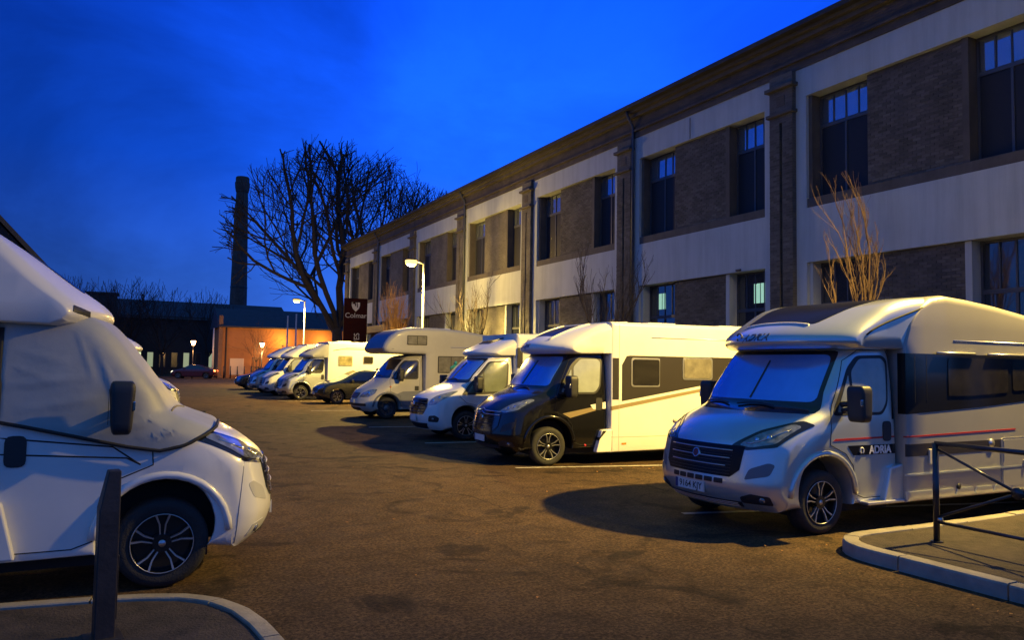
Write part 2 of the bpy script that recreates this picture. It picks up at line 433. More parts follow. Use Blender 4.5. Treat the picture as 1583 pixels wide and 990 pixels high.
def make_wheel(parent, u, v, side, rad=.35, style='alloy', width=.225):
    """side: -1 outward face towards -v"""
    w = empty('wheel', (u, v, rad)); w.parent = parent
    prof = [(.66, -.5), (.70, -.5), (.80, -.56), (.93, -.52), (.985, -.40), (1., -.22), (1., .22), (.985, .40), (.93, .5), (.70, .5), (.66, .45)]
    nseg = 40; mb = MB()
    for (rr, ww) in prof:
        for k in range(nseg):
            t = 2*pi*k/nseg; mb.v.append((rad*rr*cos(t), -side*ww*width, rad*rr*sin(t)))
    for i in range(len(prof)-1):
        for k in range(nseg):
            mb.f.append((i*nseg+k, i*nseg+(k+1) % nseg, (i+1)*nseg+(k+1) % nseg, (i+1)*nseg+k))
    o = mb.build('tyre', RUBBER, w); autosmooth(o, .9)
    # rim barrel and dish
    mb = MB(); pr = [(.68, .50), (.67, .54), (.645, .50), (.63, .30), (.60, .10), (.0, .10)]
    for (rr, ww) in pr:
        for k in range(nseg):
            t = 2*pi*k/nseg; mb.v.append((rad*rr*cos(t), side*ww*width, rad*rr*sin(t)))
    for i in range(len(pr)-1):
        for k in range(nseg):
            mb.f.append((i*nseg+k, i*nseg+(k+1) % nseg, (i+1)*nseg+(k+1) % nseg, (i+1)*nseg+k))
    o = mb.build('rim', RIMD if style == 'alloy' else mat('steel_rim', (.10, .10, .105), .5, metal=.5), w); autosmooth(o, .9)
    # polished lip
    mb = MB()
    mb.tube([(rad*.655*cos(2*pi*k/36), side*width*.53, rad*.655*sin(2*pi*k/36)) for k in range(37)], rad*.012, 6, False)
    mb.build('rim_edge', ALU if style == 'alloy' else RIMD, w, True)
    if style == 'alloy':
        for k in range(5):
            mb = MB(); t0 = 2*pi*k/5+pi/2
            def P(rr, da, y): return (rad*rr*cos(t0+da), side*width*y, rad*rr*sin(t0+da))
            for sgn in (-1, 1):
                # polished face bar of the V-shaped double spoke
                q = [P(.20, sgn*.16, .44), P(.20, sgn*.30, .44), P(.42, sgn*.19, .47), P(.64, sgn*.26, .50), P(.64, sgn*.19, .50), P(.42, sgn*.11, .47)]
                b = len(mb.v)
                mb.v += q+[(x_, y_-side*width*.14, z_) for (x_, y_, z_) in q]
                mb.f += [(b, b+1, b+2, b+5), (b+5, b+2, b+3, b+4), (b+6, b+11, b+8, b+7), (b+11, b+10, b+9, b+8)]
                for i in range(6):
                    j = (i+1) % 6; mb.f.append((b+i, b+6+i, b+6+j, b+j))
            mb.build('spoke', ALU, w)
        mb = MB(); mb.tube([(0, side*width*.2, 0), (0, side*width*.47, 0)], [rad*.22, rad*.20], 20)
        mb.tube([(rad*.13*cos(2*pi*k/5), side*width*.47, rad*.13*sin(2*pi*k/5)) for k in (0,)]+[(rad*.13*cos(0), side*width*.49, 0)], .008, 6)
        mb.build('hub', RIMD, w)
        mb = MB(); mb.tube([(0, side*width*.46, 0), (0, side*width*.50, 0)], [rad*.085, rad*.075], 16); mb.build('hub_cap', ALU, w, True)
    else:
        mb = MB(); mb.tube([(0, side*width*.1, 0), (0, side*width*.42, 0)], [rad*.34, rad*.26], 20); mb.build('hub', mat('steel_hub', (.16, .16, .16), .5, metal=.4), w, True)
        for k in range(10):
            mb = MB(); t0 = 2*pi*k/10
            mb.tube([(rad*.48*cos(t0), side*width*.1, rad*.48*sin(t0)), (rad*.48*cos(t0), side*width*.115, rad*.48*sin(t0))], rad*.06, 10)
            mb.build('vent_hole', INK, w)
    return w

def arch_pts(uc, zc, r, zb, n=14):
    """wheel arch points going rearwards -> frontwards (profile runs along the bottom from rear to front)"""
    a0 = math.asin(max(-1, min(1, (zb-zc)/r)))
    return [(uc+r*cos(a0+(pi-2*a0)*i/n), zc+r*sin(a0+(pi-2*a0)*i/n), .22) for i in range(n+1)]

DUCATO = dict(
    front=[(.17, .26), (.05, .36), (.00, .50), (.01, .62), (.05, .80), (.09, .97), (.17, 1.05), (.34, 1.18), (.52, 1.265), (.76, 1.345), (.87, 1.42), (1.09, 1.72), (1.32, 2.03), (1.46, 2.13), (1.7, 2.19), (2.0, 2.21)],
    W=1.02, bend=.30, taper=.03, axle=.97, ar=.46, zc=.40, end=2.17, tumble=.075)
TRANSIT = dict(
    front=[(.16, .24), (.05, .34), (.00, .50), (.01, .66), (.04, .86), (.10, 1.00), (.24, 1.09), (.50, 1.20), (.72, 1.27), (.92, 1.36), (1.20, 1.66), (1.52, 1.98), (1.68, 2.07), (1.9, 2.13), (2.1, 2.15)],
    W=1.01, bend=.34, taper=.04, axle=1.02, ar=.44, zc=.39, end=2.25, tumble=.09)
OLDDUC = dict(
    front=[(.20, .24), (.07, .34), (.02, .48), (.05, .62), (.10, .74), (.20, .92), (.34, 1.02), (.60, 1.18), (.84, 1.32), (1.05, 1.60), (1.38, 1.98), (1.52, 2.06), (1.8, 2.12), (2.0, 2.14)],
    W=.99, bend=.32, taper=.05, axle=.93, ar=.44, zc=.38, end=2.15, tumble=.09)

def cab_surface(K):
    fr = smooth_open([(x_, z_) for x_, z_ in K['front']], 2)
    prof = [(x_, z_, 1.) for x_, z_ in fr]
    zt = fr[-1][1]
    prof.append((K['end'], zt+.005, 1.)); prof.append((K['end'], .30, .1))
    prof += arch_pts(K['axle'], K['zc'], K['ar'], .30)
    prof[-1] = (prof[-1][0], prof[-1][1], .3)
    uf = [q[0] for q in fr]; zf = [q[1] for q in fr]
    def ufront(z):
        if z <= zf[0]: return uf[0]
        for i in range(len(zf)-1):
            if z <= zf[i+1]:
                t = (z-zf[i])/max(1e-6, zf[i+1]-zf[i]); return uf[i]+(uf[i+1]-uf[i])*t
        return uf[-1]
    W = K['W']
    def mapf(u, v, z):
        d = u-ufront(z); fd = max(0., 1-max(0., d)/.75); fd = fd*fd*(3-2*fd)
        s = min(1., abs(v)/W)
        bend = K['bend']*(1-.55*max(0, min(1, (z-1.15)/.4)))
        u2 = u+bend*fd*s**2.3
        tum = max(0., z-1.15)/1.05
        v2 = v*(1-K['tumble']*tum*tum*.9-K['tumble']*.35*tum)*(1-K['taper']*fd)
        # slight belly below the belt and tuck at the sill
        v2 *= 1-.02*max(0, (.55-z)/.3)
        return (u2, v2, z)
    bm = pillow(prof, W, .13, mapf, nmid=14, nround=6, step=.045, grid=.1)
    return bm, ufront, mapf

def put_on(bvh, u, z, side, off=.004):
    h = bvh.ray_cast(Vector((u, side*3, z)), Vector((0, -side, 0)))
    return (h[0]+h[1]*off, h[1]) if h[0] is not None else (Vector((u, side, z)), Vector((0, side, 0)))
def put_front(bvh, v, z, off=.004):
    h = bvh.ray_cast(Vector((-3, v, z)), Vector((1, 0, 0)))
    return (h[0]+h[1]*off, h[1]) if h[0] is not None else (Vector((0, v, z)), Vector((-1, 0, 0)))
def line_on(bvh, pts, side, r, name, m, parent, off=.0, sub=6):
    P = []
    for i in range(len(pts)-1):
        for j in range(sub):
            t = j/sub; P.append((pts[i][0]*(1-t)+pts[i+1][0]*t, pts[i][1]*(1-t)+pts[i+1][1]*t))
    P.append(pts[-1])
    q = [put_on(bvh, u, z, side, off)[0] for u, z in P]
    return MB().tube(q, r, 5).build(name, m, parent, True)
def mirror_part(parent, bvh, u, z, side, v0, m=PLAST, sc=1., amber=False):
    p0 = empty('mirror', (u, side*v0, z)); p0.parent = parent
    mb = MB(); mb.tube([(0, -side*.03, -.05), (-.03, side*.10, -.03), (-.03, side*.2, -.02)], .035*sc, 8)
    mb.tube([(0, -side*.03, -.13), (-.03, side*.10, -.10), (-.03, side*.2, -.08)], .028*sc, 8)
    mb.build('mirror_arm', PLAST, p0, True)
    bm = bmesh.new(); bmesh.ops.create_cube(bm, size=1)
    bmesh.ops.bevel(bm, geom=bm.edges[:], offset=.22, segments=4, affect='EDGES', profile=.6)
    for v in bm.verts:
        v.co = Vector((v.co.x*.17*sc*(1+.25*v.co.z), side*.29+v.co.y*.24*sc, v.co.z*.42*sc-.02))
    bm_obj(bm, 'mirror_housing', m, p0); bm.free()
    g = MB(); g.box(.094*sc, .098*sc, side*.29-.09*sc, side*.29+.09*sc, -.15*sc, .13*sc); bevel(g.build('mirror_glass', GLASS, p0), .001, 1)
    a_ = MB(); a_.box(-.092*sc, -.075*sc, side*.385-.014, side*.385+.014, -.04, .03); bevel(a_.build('turn_light', AMBER if amber else REFL, p0), .006, 2)
    return p0

def cab_common(root, K, paint, o):
    """cab with all its parts; o = options"""
    bm, uf, mapf = cab_surface(K)
    bvh = BVHTree.FromBMesh(bm)
    bm_obj(bm, 'cab', paint, root)
    T = K.get('type', 'ducato')
    g = o.get('glass', BLIND); sg_ = o.get('sideglass', BLINDL)
    if T == 'transit':
        ws = [(-.86, 1.37), (.86, 1.37), (.80, 1.98), (-.80, 1.98)]
    elif T == 'old':
        ws = [(-.84, 1.33), (.84, 1.33), (.78, 1.96), (-.78, 1.96)]
    else:
        ws = [(-.93, 1.315), (.93, 1.315), (.83, 2.035), (-.83, 2.035)]
    if o.get('cover'):
        pass
    shell(bm, roundpoly(ws, .05, 2), 'x', .003, 'windshield_surround', GLOSSB, root, side=-1, depth=(-1, 1.9))
    c = ws; zz0 = .125 if T == 'ducato' else .075; wi = [(-c[1][0]+.06, c[0][1]+zz0), (c[1][0]-.06, c[0][1]+zz0), (c[2][0]-.04, c[2][1]-.05), (-c[2][0]+.04, c[2][1]-.05)]
    shell(bm, roundpoly(wi, .10, 4), 'x', .007, 'windshield', g, root, side=-1, depth=(-1, 1.9))
    if g is BLIND:
        mb = MB(); P = [put_front(bvh, .02, z_, .012)[0] for z_ in [wi[0][1]+.02+.05*i for i in range(int((wi[2][1]-wi[0][1])/.05))]]
        mb.tube(P, .012, 5); mb.build('blind_seam', DECAL, root)
    # wipers
    for vv in (-.42, .30):
        P = [put_front(bvh, vv+.55*t, ws[0][1]+.035+.12*t*(1-t)+.02, .022)[0] for t in (0, .25, .5, .75, 1)]
        MB().tube(P, .010, 5).build('wiper', PLAST, root)
    for sd in (-1, 1):
        if T == 'ducato':
            outer = [(1.12, 1.30), (1.92, 1.30), (2.02, 1.42), (2.07, 1.94), (1.99, 1.995), (1.58, 1.98), (1.42, 1.84)]
            inner = [(1.45, 1.335), (1.90, 1.335), (1.99, 1.45), (2.03, 1.90), (1.97, 1.955), (1.62, 1.945), (1.47, 1.80)]
            quarter = [(1.20, 1.335), (1.42, 1.335), (1.42, 1.76)]
        elif T == 'transit':
            outer = [(.86, 1.08), (1.95, 1.12), (2.08, 1.30), (2.12, 1.86), (2.02, 1.93), (1.62, 1.90)]
            inner = [(1.46, 1.16), (1.93, 1.18), (2.03, 1.32), (2.08, 1.84), (2.0, 1.89), (1.64, 1.86), (1.47, 1.66)]
            quarter = [(1.0, 1.13), (1.43, 1.16), (1.43, 1.61)]
        else:
            outer = [(1.05, 1.30), (1.93, 1.30), (1.98, 1.34), (2.00, 1.90), (1.94, 1.95), (1.52, 1.93), (1.36, 1.78)]
            inner = [(1.38, 1.34), (1.90, 1.34), (1.94, 1.37), (1.96, 1.87), (1.91, 1.91), (1.55, 1.89), (1.40, 1.75)]
            quarter = [(1.12, 1.34), (1.35, 1.34), (1.35, 1.70)]
        fr_ = shell(bm, roundpoly(outer, .06, 3), 'y', .003, 'door_window_surround', PLAST, root, side=sd)
        gg = sg_ if not isinstance(sg_, dict) else sg_[sd]
        shell(bm, roundpoly(inner, .05, 3), 'y', .007, 'side_window', gg, root, side=sd)
        shell(bm, roundpoly(quarter, .02, 2), 'y', .007, 'quarter_window', gg, root, side=sd)
        # door shut lines
        dm = mat('shut_line', (.008, .008, .008), .8)
        if T == 'ducato': dl = [(1.08, 1.25), (1.06, .98), (1.30, .88), (1.42, .74), (1.46, .42), (1.60, .37), (2.10, .37), (2.14, .60), (2.13, 1.95), (2.06, 2.06), (1.62, 2.045), (1.40, 1.92), (1.14, 1.42), (1.08, 1.25)]
        elif T == 'transit': dl = [(.82, 1.05), (1.00, .90), (1.42, .80), (1.48, .45), (1.6, .38), (2.14, .38), (2.18, .6), (2.17, 1.9), (2.1, 1.98), (1.62, 1.95), (.82, 1.05)]
        else: dl = [(1.02, 1.26), (1.02, .90), (1.36, .76), (1.42, .44), (2.02, .40), (2.05, 1.92), (1.98, 2.0), (1.50, 1.98), (1.30, 1.82), (1.02, 1.26)]
        line_on(bvh, dl, sd, .005, 'door_gap', dm, root, 0.)
        # handle
        hu = 1.99 if T != 'old' else 1.93
        shell(bm, roundpoly([(hu-.075, 1.00 if T != 'old' else .93), (hu+.065, 1.00 if T != 'old' else .93), (hu+.065, 1.23 if T != 'old' else 1.08), (hu-.075, 1.23 if T != 'old' else 1.08)], .05 if T != 'old' else .01, 3), 'y', .010, 'door_handle', PLAST, root, side=sd)
        # wheel arch flare
        ar = K['ar']
        if T != 'transit':
            P = []
            for i in range(17):
                t = pi*(.02+.96*i/16); P.append((K['axle']+(ar+.035)*cos(t), K['zc']+(ar+.035)*sin(t)))
            q = [put_on(bvh, u_, max(.31, z_), sd, .0)[0] for u_, z_ in P]
            MB().tube(q, .032, 8).build('arch_flare', o.get('flare', paint), root, True)
        mirror_part(root, bvh, 1.30 if T != 'transit' else 1.22, 1.46 if T != 'transit' else 1.36, sd, K['W']*.90, m=o.get('mirror', PLAST), sc=.95)
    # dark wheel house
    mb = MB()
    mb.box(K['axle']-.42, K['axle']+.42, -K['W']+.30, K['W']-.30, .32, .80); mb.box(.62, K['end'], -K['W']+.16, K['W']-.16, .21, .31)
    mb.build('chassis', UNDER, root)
    for sd in (-1, 1):
        make_wheel(root, K['axle'], sd*(K['W']-.165), sd, rad=.352, style=o.get('rim', 'alloy'))
    return bm, bvh, uf, mapf

def plate(root, bvh, txt, z, v=0., w=.50, name='number_plate'):
    p0, n0 = put_front(bvh, v, z, .012)
    n0 = Vector((n0.x, n0.y, 0)).normalized()
    mb = MB(); x = Vector((0, 0, 1)).cross(n0).normalized()
    m_ = frame_mtx(p0, x, (0, 0, 1))
    b = MB().box(-w/2, w/2, -.056, .056, -.012, .004); o = b.build(name, PLATEM, root); o.data.transform(m_)
    b = MB().box(-w/2, -w/2+.045, -.054, .054, .0035, .0055); s = b.build('country_strip', TXTB, o); s.data.transform(m_)
    if txt:
        m2 = m_ @ Matrix.Translation((.02, 0, .0045))
        text_obj(txt, .105, INK, o, m2, 'plate_number', .0012, bold=.001)
    return o

def ducato_face(root, bm, bvh, o):
    paint = o['paint']; dark = o.get('dark', GLOSSB)
    # hood shut line and crease
    shell(bm, [(-.62, .955), (.62, .955), (.60, .70), (.50, .615), (-.50, .615), (-.60, .70)], 'x', .012, 'grille', dark, root, side=-1, depth=(-1, .8))
    for z, w in ((.90, .50), (.815, .48), (.73, .44)):
        P = [put_front(bvh, -w+2*w*i/10, z, .022)[0] for i in range(11)]
        MB().tube(P, .007, 6).build('grille_bar', ALU if o.get('chromebars', True) else PLAST, root, True)
    for k in range(9):
        z = .645+.033*k
        P = [put_front(bvh, -.50+1.0*i/8, z, .014)[0] for i in range(9)]
        MB().tube(P, .005, 4).build('grille_slat', PLAST, root)
    p0, n0 = put_front(bvh, 0, .835, .03)
    MB().tube([p0-n0*.02, p0], [.062, .055], 20).build('badge', CHROME, root)
    MB().tube([p0, p0+n0*.004], [.044, .040], 20).build('badge_centre', mat('badge_dark_red', (.12, .01, .012), .3, coat=.8), root)
    # slot row under the grille
    for k in range(6):
        v0 = -.42+.142*k
        shell(bm, roundpoly([(v0, .535), (v0+.118, .535), (v0+.118, .59), (v0, .59)], .01, 2), 'x', .003, 'bumper_slot', INK, root, side=-1, depth=(-1, .8))
    # lower lip with fog lamps
    shell(bm, [(-.58, .295), (.58, .295), (.60, .355), (-.60, .355)], 'x', .006, 'lower_intake', PLAST, root, side=-1, depth=(-1, .8))
    for k in range(3):
        P = [put_front(bvh, -.55+1.1*i/10, .305+.018*k, .012)[0] for i in range(11)]
        MB().tube(P, .004, 4).build('intake_bar', o.get('lipbar', SILV), root)
    for sd in (-1, 1):
        f = lambda pts: [(sd*a_, b_) for a_, b_ in pts]
        shell(bm, roundpoly(f([(.46, .955), (.64, .915), (.92, .965), (1.0, 1.20), (.93, 1.245), (.66, 1.13)]), .02, 2), 'x', .006, 'headlight_housing', GLOSSB, root, side=-1, depth=(-1, 1.0))
        shell(bm, roundpoly(f([(.55, .965), (.68, .945), (.90, .995), (.96, 1.18), (.91, 1.205), (.69, 1.10)]), .03, 3), 'x', .011, 'headlight', LENS, root, side=-1, depth=(-1, 1.0))
        for vv, zz, rr in ((.70, 1.035, .026), (.80, 1.06, .030)):
            p1, n1 = put_front(bvh, sd*vv, zz, .014)
            MB().tube([p1-n1*.01, p1+n1*.002], [rr, rr*.8], 14).build('headlight_bulb', REFL, root, True)
        P = [put_front(bvh, sd*(.62+.3*t), .985+.16*t*t, .016)[0] for t in (0, .2, .4, .6, .8, 1)]
        MB().tube(P, .005, 5).build('daytime_light_strip', REFL, root, True)
        # cheek recess: flat skin, its shade put into a darker colour
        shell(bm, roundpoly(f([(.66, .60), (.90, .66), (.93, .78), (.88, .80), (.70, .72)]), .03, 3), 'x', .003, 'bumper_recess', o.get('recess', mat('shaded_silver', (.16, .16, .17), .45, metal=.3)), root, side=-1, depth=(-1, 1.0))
        shell(bm, roundpoly(f([(.60, .345), (.90, .345), (.90, .44), (.72, .455), (.60, .41)]), .02, 3), 'x', .004, 'fog_lamp_pocket', o.get('recess', PLAST), root, side=-1, depth=(-1, 1.0))
        p1, n1 = put_front(bvh, sd*.82, .395, .008)
        MB().tube([p1-n1*.01, p1+n1*.006], [.036, .032], 16).build('fog_lamp', LENS, root, True)
    # hood gap
    for sd in (-1, 1):
        P = [put_front(bvh, sd*(.64+.22*t), .985+.36*t, .0)[0] for t in (.35, .55, .75, .95)]
    plate(root, bvh, o.get('plate'), .465, v=o.get('plate_v', 0.))

def fairing(root, prof, W, bend, m, zb=2.05, fade=1.6, nar=.06, R=.16):
    """over-cab roof fairing; prof = front/top line [(u,z)] from the lip to the rear"""
    pr = [(x_, z_, min(1., .22+.9*max(0, x_-prof[0][0]))) for x_, z_ in smooth_open(prof, 2)]
    pr += [(prof[-1][0], zb+.02, .1), (prof[0][0]+.10, zb, .15)]
    u0 = prof[0][0]
    def mapf(u, v, z):
        s = min(1, abs(v)/W); d = max(0, u-u0); fd = max(0, 1-d/fade); fd = fd*fd*(3-2*fd)
        return (u+bend*fd*s**2.4, v*(1-nar*fd), z+.03*fd*(1-s*s)*0)
    bm = pillow(pr, W, R, mapf, nmid=14, nround=7, step=.06, grid=.15)
    bm_obj(bm, 'roof_fairing', m, root)
    return bm

def rv_body(root, K, m, prof=None, W=1.14, u1=7.0, top=2.68, zb=.33, R=.10, arch=(5.1, .42), name='body'):
    u0 = K['end']+.004
    if prof is None: prof = [(u0, top, 1.), (u1-.05, top, 1.), (u1, top-.12, 1.)]
    pr = list(prof)
    pr += [(u1, zb+.05, .5)]
    if arch:
        uc, ra = arch
        pr += [(uc+ra+.02, zb, .25)] + [(q[0], q[1], .25) for q in arch_pts(uc, .36, ra, zb)]
    pr += [(u0, zb, .3)]
    bm = pillow(pr, W, R, lambda u, v, z: (u, v, z), nmid=4, nround=5, step=.12, grid=.35)
    bm_obj(bm, name, m, root)
    zr_ = min(q[1] for q in prof if q[0] > u0+.2)
    for sd in (-1, 1):
        MB().tube([(u0+.9, sd*(W-.005), zr_-.16), (u1-.25, sd*(W-.005), zr_-.16)], .012, 6).build('roof_rail', ALU, root, True)
        MB().tube([(u1-1.4, sd*(W-.001), zb+.45), (u1-1.4, sd*(W-.001), zr_-.18)], .004, 5).build('panel_gap', mat('shut_line', (.008, .008, .008), .8), root)
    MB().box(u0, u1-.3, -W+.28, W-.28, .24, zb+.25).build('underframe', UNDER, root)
    if arch:
        for sd in (-1, 1): make_wheel(root, arch[0], sd*(W-.17), sd, rad=.352)
    return bm
def rv_window(root, bm, u0, u1, z0, z1, sd=-1, g=WINL, frame=None, r=.06):
    shell(bm, roundpoly([(u0, z0), (u1, z0), (u1, z1), (u0, z1)], r, 3), 'y', .014, 'window_frame', frame or ALU, root, side=sd)
    return shell(bm, roundpoly([(u0+.03, z0+.03), (u1-.03, z0+.03), (u1-.03, z1-.03), (u0+.03, z1-.03)], r*.8, 3), 'y', .022, 'side_window', g, root, side=sd)
def side_text(root, txt, u, z, y, size, m, sd=-1, shear=0., bold=.0, rotz=0., name='lettering'):
    x = (1, 0, 0) if sd < 0 else (-1, 0, 0)
    m_ = frame_mtx((u, y, z), x, (0, 0, 1)) @ Matrix.Rotation(rotz, 4, 'Z')
    return text_obj(txt, size, m, root, m_, name, .0015, bold=bold, shear=shear)
def roof_bits(root, top, us, W=1.1):
    for (u, v, w, h) in us:
        b = MB().box(u-w, u+w, v-w, v+w, top-.01, top+h); bevel(b.build('roof_hatch', GELC, root), .03, 2)

# ------------------------------------------------------------------ lamps (sodium street lights that stand in the place)
SODIUM = (1.0, .68, .155)
STEEL = mat('galvanised_post', (.30, .30, .29), .45, metal=.6, var=.1, vscale=6)
def street_lamp(x, y, h, watts, label, rad=.07, cone=160, blend=.30, aim=(-.12, 0, -1), arm=.45, glow=.17, col=SODIUM, es=3., pw=1500., group='tall street lamps along the building'):
    e = empty('street_lamp', (x, y, 0), 0, label, 'street lamp', group)
    MB().tube([(0, 0, 0), (0, 0, .9), (0, 0, .92), (0, 0, h)], [rad*1.25, rad*1.2, rad, rad*.62], 14).build('pole', STEEL, e, True)
    MB().tube([(0, 0, h-.10), (-arm*.5, 0, h-.02), (-arm, 0, h+.02)], [.035, .032, .03], 8).build('arm', STEEL, e, True)
    bm = bmesh.new(); bmesh.ops.create_cube(bm, size=1); bmesh.ops.bevel(bm, geom=bm.edges[:], offset=.25, segments=4, affect='EDGES')
    for v in bm.verts: v.co = Vector((-arm-.20+v.co.x*.62, v.co.y*.30, h+.07+v.co.z*.15))
    bm_obj(bm, 'lamp_head', PLAST, e); bm.free()
    bm = bmesh.new(); bmesh.ops.create_uvsphere(bm, u_segments=20, v_segments=12, radius=1)
    for v in bm.verts: v.co = Vector((-arm-.20+v.co.x*glow*1.1, v.co.y*glow*.85, h-.005+min(v.co.z, .2)*glow*.95))
    bm_obj(bm, 'lamp_glass', mat('lamp_glow_%d' % es, (1, .8, .5), .4, emis=(1.0, .56, .12), es=es), e); bm.free()
    if pw:
        pl = bpy.data.lights.new('bowl_light', 'POINT'); pl.energy = pw; pl.color = (1.0, .62, .13); pl.shadow_soft_size = .12
        po = bpy.data.objects.new('bowl_light', pl); C.objects.link(po); po.parent = e; po.location = (-arm-.20, 0, h-glow-.16)
    ld = bpy.data.lights.new('sodium_light', 'SPOT'); ld.energy = watts; ld.color = col; ld.spot_size = radians(cone); ld.spot_blend = blend; ld.shadow_soft_size = .10
    lo = bpy.data.objects.new('sodium_light', ld); C.objects.link(lo); lo.parent = e; lo.location = (-arm-.20, 0, h-glow-.06)
    lo.rotation_euler = Vector(aim).to_track_quat('-Z', 'Y').to_euler()
    return e
street_lamp(12.75+.65, 5.0, 8.0, 17000, 'tall street lamp on the right traffic island lighting the nearest silver motorhome', cone=113, blend=1.0, aim=(-.62, .95, -1), pw=70.)
street_lamp(13.35, 35.4, 6.75, 8500, 'bright street lamp glowing behind the alcove motorhome, before the long building', glow=.27, pw=1700.)
street_lamp(13.4, 61.5, 6.65, 7000, 'smaller distant street lamp beside the big bare tree', glow=.24, pw=900.)

# ------------------------------------------------------------------ vehicles
# 1: the silver motorhome on the right
G_MH = 'motorhomes parked in the right row'
def silver_motorhome():
    root = empty('motorhome', (6.05, 7.12, 0), 0, 'nearest silver motorhome on the right with sky-tinted windscreen blinds and a dark window band', 'motorhome', G_MH)
    K = DUCATO
    bm, bvh, uf, mp_ = cab_common(root, K, SILV, {'flare': SILV})
    ducato_face(root, bm, bvh, {'paint': SILV, 'plate': '9164 KJY', 'plate_v': .08, 'dark': SATB})
    prof = [(2.174, 2.10, .25), (2.27, 2.36, .35), (2.45, 2.58, .6), (2.68, 2.70, .9), (2.95, 2.742, 1.), (3.4, 2.715, 1.), (4.0, 2.66, 1.), (4.7, 2.57, 1.), (5.3, 2.50, 1.), (6.9, 2.48, 1.), (7.0, 2.35, 1.)]
    bb = rv_body(root, K, CHAMP, prof=prof, W=1.13, u1=7.0, zb=.30, R=.10, arch=(5.35, .43))
    fb = fairing(root, [(1.12, 2.06), (1.02, 2.11), (1.03, 2.20), (1.20, 2.32), (1.48, 2.45), (1.80, 2.58), (2.2, 2.67), (2.6, 2.71), (2.95, 2.73)], 1.12, .40, SILV, zb=2.05, fade=1.5, R=.17)
    fv = BVHTree.FromBMesh(fb)
    # black roof light in the fairing
    shell(fb, roundpoly([(1.34, -.55), (1.34, .55), (2.05, .72), (2.6, .74), (2.6, -.74), (2.05, -.72)], .08, 3), 'z', .004, 'roof_light', SATB, root, side=1)
    P = []
    for i in range(11):
        v_ = -.5+1.0*i/10; h = fv.ray_cast(Vector((1.31, v_, 5)), Vector((0, 0, -1)))
        if h[0] is not None: P.append(h[0]+Vector((0, 0, .004)))
    MB().tube(P, .016, 8).build('roof_light_edge', GELC, root, True)
    # fairing side crease + black lower lip
    P = [put_on(fv, 1.62+1.15*t, 2.22+.42*t**.8, -1, .0)[0] for t in [i/12 for i in range(13)]]
    MB().tube(P, .012, 6).build('fairing_crease', mat('shut_line', (.008, .008, .008), .8), root, True)
    p0, n0 = put_front(fv, .10, 2.20, .008)
    n0 = n0.normalized()
    conform(text_obj('ADRIA', .15, TXTG, root, face_mtx(p0, n0), 'fairing_lettering', .004, bold=.004, shear=.25), fv, n0)
    p1 = p0+Vector((.0, .33, 0)); p1, n1 = put_front(fv, .40, 2.20, .010)
    MB().tube([p1+Vector((0, .045*cos(t), .045*sin(t)))-n1*0 for t in [2*pi*i/14+.5 for i in range(13)]], .012, 6).build('maker_emblem', TXTG, root, True)
    y = -1.13
    shell(bb, [(-1.14, 1.31), (-.95, 1.31), (-.95, 2.02), (-1.14, 2.02)], 'x', .003, 'band_return', SATB, root, side=-1, depth=(2.1, 2.3))
    # window band, rails
    shell(bb, [(2.19, 1.31), (2.19, 2.02), (4.80, 2.03), (4.95, 1.95), (4.95, 1.60), (4.85, 1.47), (3.6, 1.38)], 'y', .004, 'window_band', GLOSSB, root, side=-1)
    shell(bm, [(2.08, 1.25), (2.168, 1.25), (2.168, 2.02), (2.12, 2.02)], 'y', .003, 'pillar_band', SATB, root, side=-1)
    shell(bb, [(2.30, 1.32), (2.30, 2.02), (4.80, 2.03), (4.95, 1.60), (4.85, 1.47)], 'y', .004, 'window_band', GLOSSB, root, side=1)
    shell(bb, roundpoly([(2.95, 1.50), (4.15, 1.56), (4.15, 1.98), (2.95, 1.98)], .06, 3), 'y', .012, 'side_window', WINL, root, side=-1)
    shell(bb, roundpoly([(4.25, 1.58), (4.80, 1.60), (4.80, 1.98), (4.25, 1.98)], .06, 3), 'y', .012, 'side_window', WINL, root, side=-1)
    for a_, b_ in ((2.72, 3.45), (3.72, 4.6)):
        MB().tube([(a_, y-.028, 2.035), (b_, y-.028, 2.035)], .016, 8).build('window_rail', ALU, root, True)
    for vv in (2.34, 2.55):
        MB().tube([(vv, y-.003, 1.45), (vv, y-.003, 2.0)], .004, 5).build('panel_gap', mat('shut_line', (.008, .008, .008), .8), root)
    # red line over door and body
    shell(bm, [(1.10, 1.020), (2.16, 1.040), (2.16, 1.058), (1.14, 1.046)], 'y', .004, 'red_stripe', REDB, root, side=-1)
    shell(bb, [(2.18, 1.040), (4.30, 1.085), (4.30, 1.103), (2.18, 1.058)], 'y', .004, 'red_stripe', REDB, root, side=-1)
    # black band with lettering
    shell(bm, [(1.34, .955), (1.42, .855), (2.12, .855), (2.12, .965), (1.34, .965)], 'y', .004, 'logo_band', GLOSSB, root, side=-1)
    yy = put_on(bvh, 1.8, .91, -1, .006)[0].y
    conform(side_text(root, 'ADRIA', 1.86, .905, yy-.003, .125, TXTW, bold=.004), bvh, (0, -1, 0)).location.y = -.006
    MB().tube([(1.555+.028*cos(t), yy-.003, .905+.032*sin(t)) for t in [2*pi*i/14-pi/2+.5 for i in range(13)]], .009, 6).build('maker_emblem', TXTW, root, True)
    shell(bb, [(2.185, .82), (6.9, .86), (6.9, .98), (2.185, .965)], 'y', .003, 'dark_band', DECAL, root, side=-1)
    shell(bb, [(2.185, .60), (4.9, .62), (4.9, .64), (2.185, .62)], 'y', .018, 'side_moulding', SILV, root, side=-1)
    shell(bb, [(2.185, .305), (4.85, .31), (4.85, .40), (2.185, .42)], 'y', .012, 'sill_panel', SILV, root, side=-1)
